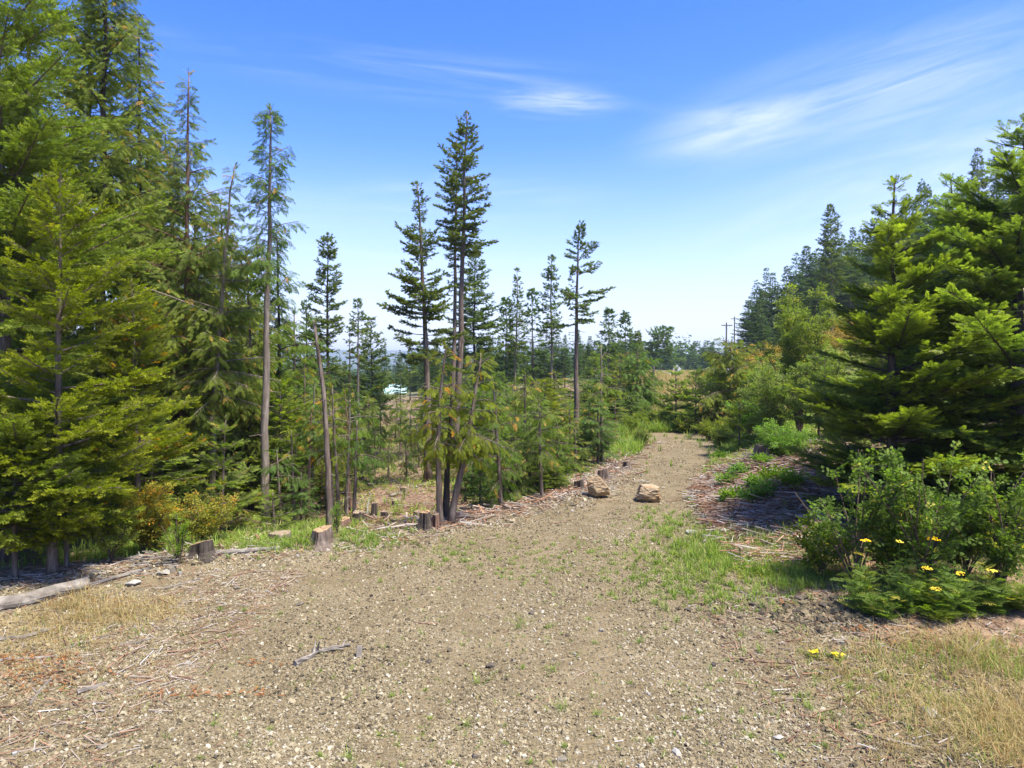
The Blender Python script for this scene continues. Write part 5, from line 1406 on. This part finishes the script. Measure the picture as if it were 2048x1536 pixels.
grasses()
gr_ = 'leafy rosettes growing in the brush pile'
for i, (px, py) in enumerate(((1478, 958), (1512, 985), (1530, 1000), (1455, 975), (1462, 1010), (1522, 935), (1545, 968), (1440, 925), (1580, 975), (1500, 1010))):
    p = G(px, py)
    shrub(p[0], p[1], .32, .26, 950 + i, 'broad leaved green rosette growing in the brush pile', cat='plant', name='leafy_plant', mat='leaf', n=90, ls=.24, stems=6, group=gr_, upright=.2, base_clear=.05)

# ------------------------------------------------------------------ man-made things in the distance
M['roof_green'] = simple_mat('pale_green_metal', (.33, .47, .42), .5, var=.06, scale=1.0, bump=0)
M['wall_white'] = simple_mat('white_siding', (.72, .73, .74), .6, var=.05, scale=1.5, bump=0)
M['roof_red'] = simple_mat('rust_red_roof', (.45, .20, .12), .6, var=.15, scale=1.0, bump=0)
M['glass'] = simple_mat('window_glass', (.06, .08, .1), .1, var=.1, bump=0)
M['metal'] = simple_mat('galvanised_metal', (.42, .43, .43), .45, metal=.6, var=.15, bump=0)
M['sign_back'] = simple_mat('sign_metal_back', (.55, .56, .55), .5, metal=.2, var=.08, bump=0)
M['pole'] = bark_mat('pole_wood', (.12, .09, .07), (.22, .18, .14), (6, 6, 1), .2)
M['porcelain'] = simple_mat('insulator', (.35, .33, .30), .3, var=.1, bump=0)
M['road'] = simple_mat('road_surface', (.30, .28, .25), .9, var=.2, scale=2.0)
M['white_paint'] = simple_mat('white_paint', (.75, .75, .72), .6, var=.05, bump=0)


def box(b, x0, x1, y0, y1, z0, z1, mi=0):
    V = np.array([(x, y, z) for z in (z0, z1) for y in (y0, y1) for x in (x0, x1)], float); b.add(V, CHQ, mi=mi)


def house(px, d, wpx, tpy, label, roof, rz, name='house'):
    x, y, z = place(px, d); w_ = wpx / F_ * d / 2; top = max(at(px, tpy, d)[2] - z, 4.0)
    z += (at(px, tpy, d)[2] - z) - top if at(px, tpy, d)[2] - z < top else 0
    wh = top * .52; dp = 5.0
    root = empty(name, (x, y, z), label, 'house', rz=rz)
    b = MB(); box(b, -w_, w_, -dp, dp, -1.5, wh)
    b.add(np.array([(-w_ + .02, -dp + .02, wh), (-w_ + .02, dp - .02, wh), (-w_ + .02, 0, top - .15), (w_ - .02, -dp + .02, wh), (w_ - .02, dp - .02, wh), (w_ - .02, 0, top - .15)]), np.array([(0, 2, 1), (3, 4, 5)]))
    b.build('wall', M['wall_white'], root)
    b = MB(); e = .5
    for s in (-1, 1):
        V = np.array([(-w_ - e, s * (dp + e), wh - .2), (w_ + e, s * (dp + e), wh - .2), (w_ + e, 0, top), (-w_ - e, 0, top)], float)
        V2 = V - [0, 0, .15]; b.add(np.vstack([V, V2]), np.array([(0, 1, 2, 3), (7, 6, 5, 4), (0, 4, 5, 1), (0, 3, 7, 4), (1, 5, 6, 2)]))
        for q in np.arange(-w_, w_, .6):
            b.add(np.array([(q, s * (dp + e), wh - .2 + .01), (q + .05, s * (dp + e), wh - .2 + .01), (q + .05, 0, top + .04), (q, 0, top + .04), (q + .025, s * (dp + e), wh - .13), (q + .025, 0, top + .09)]), np.array([(0, 4, 5, 3), (4, 1, 2, 5)]))
    b.build('roof', M[roof], root)
    for q in np.linspace(-w_ * .7, w_ * .7, 4):
        b = MB(); box(b, q - .5, q + .5, -dp - .06, -dp - .002, wh * .35, wh * .8); b.build('window', M['glass'], root)
    b = MB(); box(b, -.45, .45, -dp - .05, -dp - .003, -.1, wh * .8); dr_ = b.build('door', M['roof_red'], root)
    return root


house(788, 165, 44, 768, 'white walled house with a pale green metal roof down in the valley', 'roof_green', .12)
house(938, 150, 40, 776, 'small pale building with a rust red roof glimpsed behind the cedar clump', 'roof_red', -.1, name='outbuilding')


def power_pole(px, d, tpy, arm_px, label, arm=True, rz=.2):
    x, y, z = place(px, d); h = at(px, tpy, d)[2] - z
    root = empty('power_pole', (x, y, z), label, 'power pole', rz=rz)
    b = MB(); b.add(*tube(np.array([(0, 0, -.5), (0, 0, h * .5), (0, 0, h)]), [.17, .145, .12], 10)); b.build('pole', M['pole'], root, smooth=False)
    if arm:
        a = arm_px / F_ * d / 2; b = MB(); box(b, -a, a, -.19, -.123, h - .62, h - .46); b.build('crossarm', M['pole'], root)
        b = MB()
        for s in (-1, 1): b.add(*tube(np.array([(s * a * .55, -.21, h - .63), (0, -.14, h - 1.35)]), .02, 4))
        b.build('brace', M['metal'], root)
        for s in (-.92, -.45, .45, .92):
            b = MB(); b.add(*tube(np.array([(s * a, -.155, h - .459), (s * a, -.155, h - .40), (s * a, -.155, h - .34), (s * a, -.155, h - .26)]), [.02, .06, .05, .03], 8)); b.build('insulator', M['porcelain'], root)
    return root, np.array((x, y, z + h - .3))


_, pa = power_pole(1452, 125, 645, 23, 'nearer power pole with a wide crossarm right of the distant treeline', rz=.15)
_, pb = power_pole(1468, 160, 633, 15, 'farther taller looking power pole just right of the nearer one', rz=.1)
_, pc = power_pole(1307, 78, 731, 0, 'bare utility pole without crossarm left of the dry grass bank', arm=False)


def wire(a, b_, sag, label):
    s = np.linspace(0, 1, 14)[:, None]; P = a + (b_ - a) * s; P[:, 2] -= sag * 4 * s[:, 0] * (1 - s[:, 0])
    b = MB(); b.add(*tube(P - a, .022, 4)); o = b.build('power_line', M['metal']); o.location = a; tag(o, label, 'cable')


wire(pc + [0, 0, -.2], np.array(at(1430, 742, 100)), .5, 'thin cable running right from the bare utility pole')


def road():
    # public road along the top of the dry grass bank
    c = np.array([(15.0, 93.5), (22, 96), (32, 97.5), (44, 97), (60, 95)]); s = np.linspace(0, 1, 40); q = np.linspace(0, 1, 5)
    cx = np.interp(s, q, c[:, 0]); cy = np.interp(s, q, c[:, 1]); V = []
    for o in np.linspace(-3, 3, 9): V.append(np.stack([cx, cy + o, terr(cx, cy + o) + .12], -1))
    V = np.array(V); n = 40; i = np.arange(8)[:, None] * n; j = np.arange(n - 1)[None]
    b = MB(); b.add(V.reshape(-1, 3), np.stack([i + j, i + j + 1, i + n + j + 1, i + n + j], -1).reshape(-1, 4)); tag(b.build('road', M['road'], smooth=True), kind='structure')


road()


def sign():
    x, y, z = place(1354, 84); zt = at(1354, 738, 84)[2]
    root = empty('road_sign', (x, y, z), 'diamond shaped road sign seen from behind on the dry grass bank', 'road sign', rz=.1)
    b = MB(); box(b, -.03, .03, -.03, .03, -.3, zt - z + .3); b.build('post', M['metal'], root)
    b = MB(); a = .53; h = zt - z
    V = []
    for yy_ in (-.055, -.035): V += [(0, yy_, h - a), (a, yy_, h), (0, yy_, h + a), (-a, yy_, h)]
    b.add(np.array(V), np.array([(0, 1, 2, 3), (7, 6, 5, 4), (0, 4, 5, 1), (1, 5, 6, 2), (2, 6, 7, 3), (3, 7, 4, 0)])); b.build('sign_plate', M['sign_back'], root)
    x, y, z = place(1340, 86); b = MB(); b.add(*tube(np.array([(0, 0, -.2), (0, 0, .9), (0, 0, .95)]), [.06, .06, .03], 8)); o = b.build('marker_post', M['white_paint']); o.location = (x, y, z)
    tag(o, 'short white marker post left of the diamond road sign', 'post')


sign()


def guardrail():
    A = at(1500, 690, 84); B = at(1640, 692, 76); k = 9
    root = empty('guard_rail', (A[0], A[1], terr1(A[0], A[1])), 'low metal guard rail on the bank below the hillside forest', 'guard rail')
    base = np.array(root.location); P = np.array([(A[0] + (B[0] - A[0]) * q, A[1] + (B[1] - A[1]) * q) for q in np.linspace(0, 1, k)]); z = terr(P[:, 0], P[:, 1])
    b = MB()
    for i in range(k - 1):
        for dz0, dz1 in ((.45, .55), (.6, .7)):
            V = []
            for p, zz_ in ((P[i], z[i]), (P[i + 1], z[i + 1])):
                for dy in (-.1, -.05):
                    for dz in (dz0, dz1): V.append((p[0], p[1] + dy, zz_ + dz))
            b.add(np.array(V) - base, np.array([(0, 4, 5, 1), (2, 3, 7, 6), (1, 5, 7, 3), (0, 2, 6, 4)]))
    b.build('rail', M['metal'], root)
    for p, zz_ in zip(P, z):
        b = MB(); box(b, p[0] - base[0] - .07, p[0] - base[0] + .07, p[1] - base[1] - .045, p[1] - base[1] + .07, zz_ - base[2] - .3, zz_ - base[2] + .74); b.build('post', M['pole'], root)


guardrail()

# ------------------------------------------------------------------ haze
def haze():
    m = bpy.data.materials.new('haze'); m.use_nodes = True; n = NT(m.node_tree); n.n.clear()
    v = n.node('ShaderNodeVolumePrincipled', i={'Color': (.80, .90, 1.0, 1), 'Density': HAZE, 'Anisotropy': 0.3})
    n.node('ShaderNodeOutputMaterial', i={1: v.outputs[0]})
    b = MB(); box(b, -4700, 4700, -120, 4700, float(GZ.min()) - 30, 72)
    tag(b.build('haze', m, attrs=False), kind='stuff')


HAZE = .0003
haze()
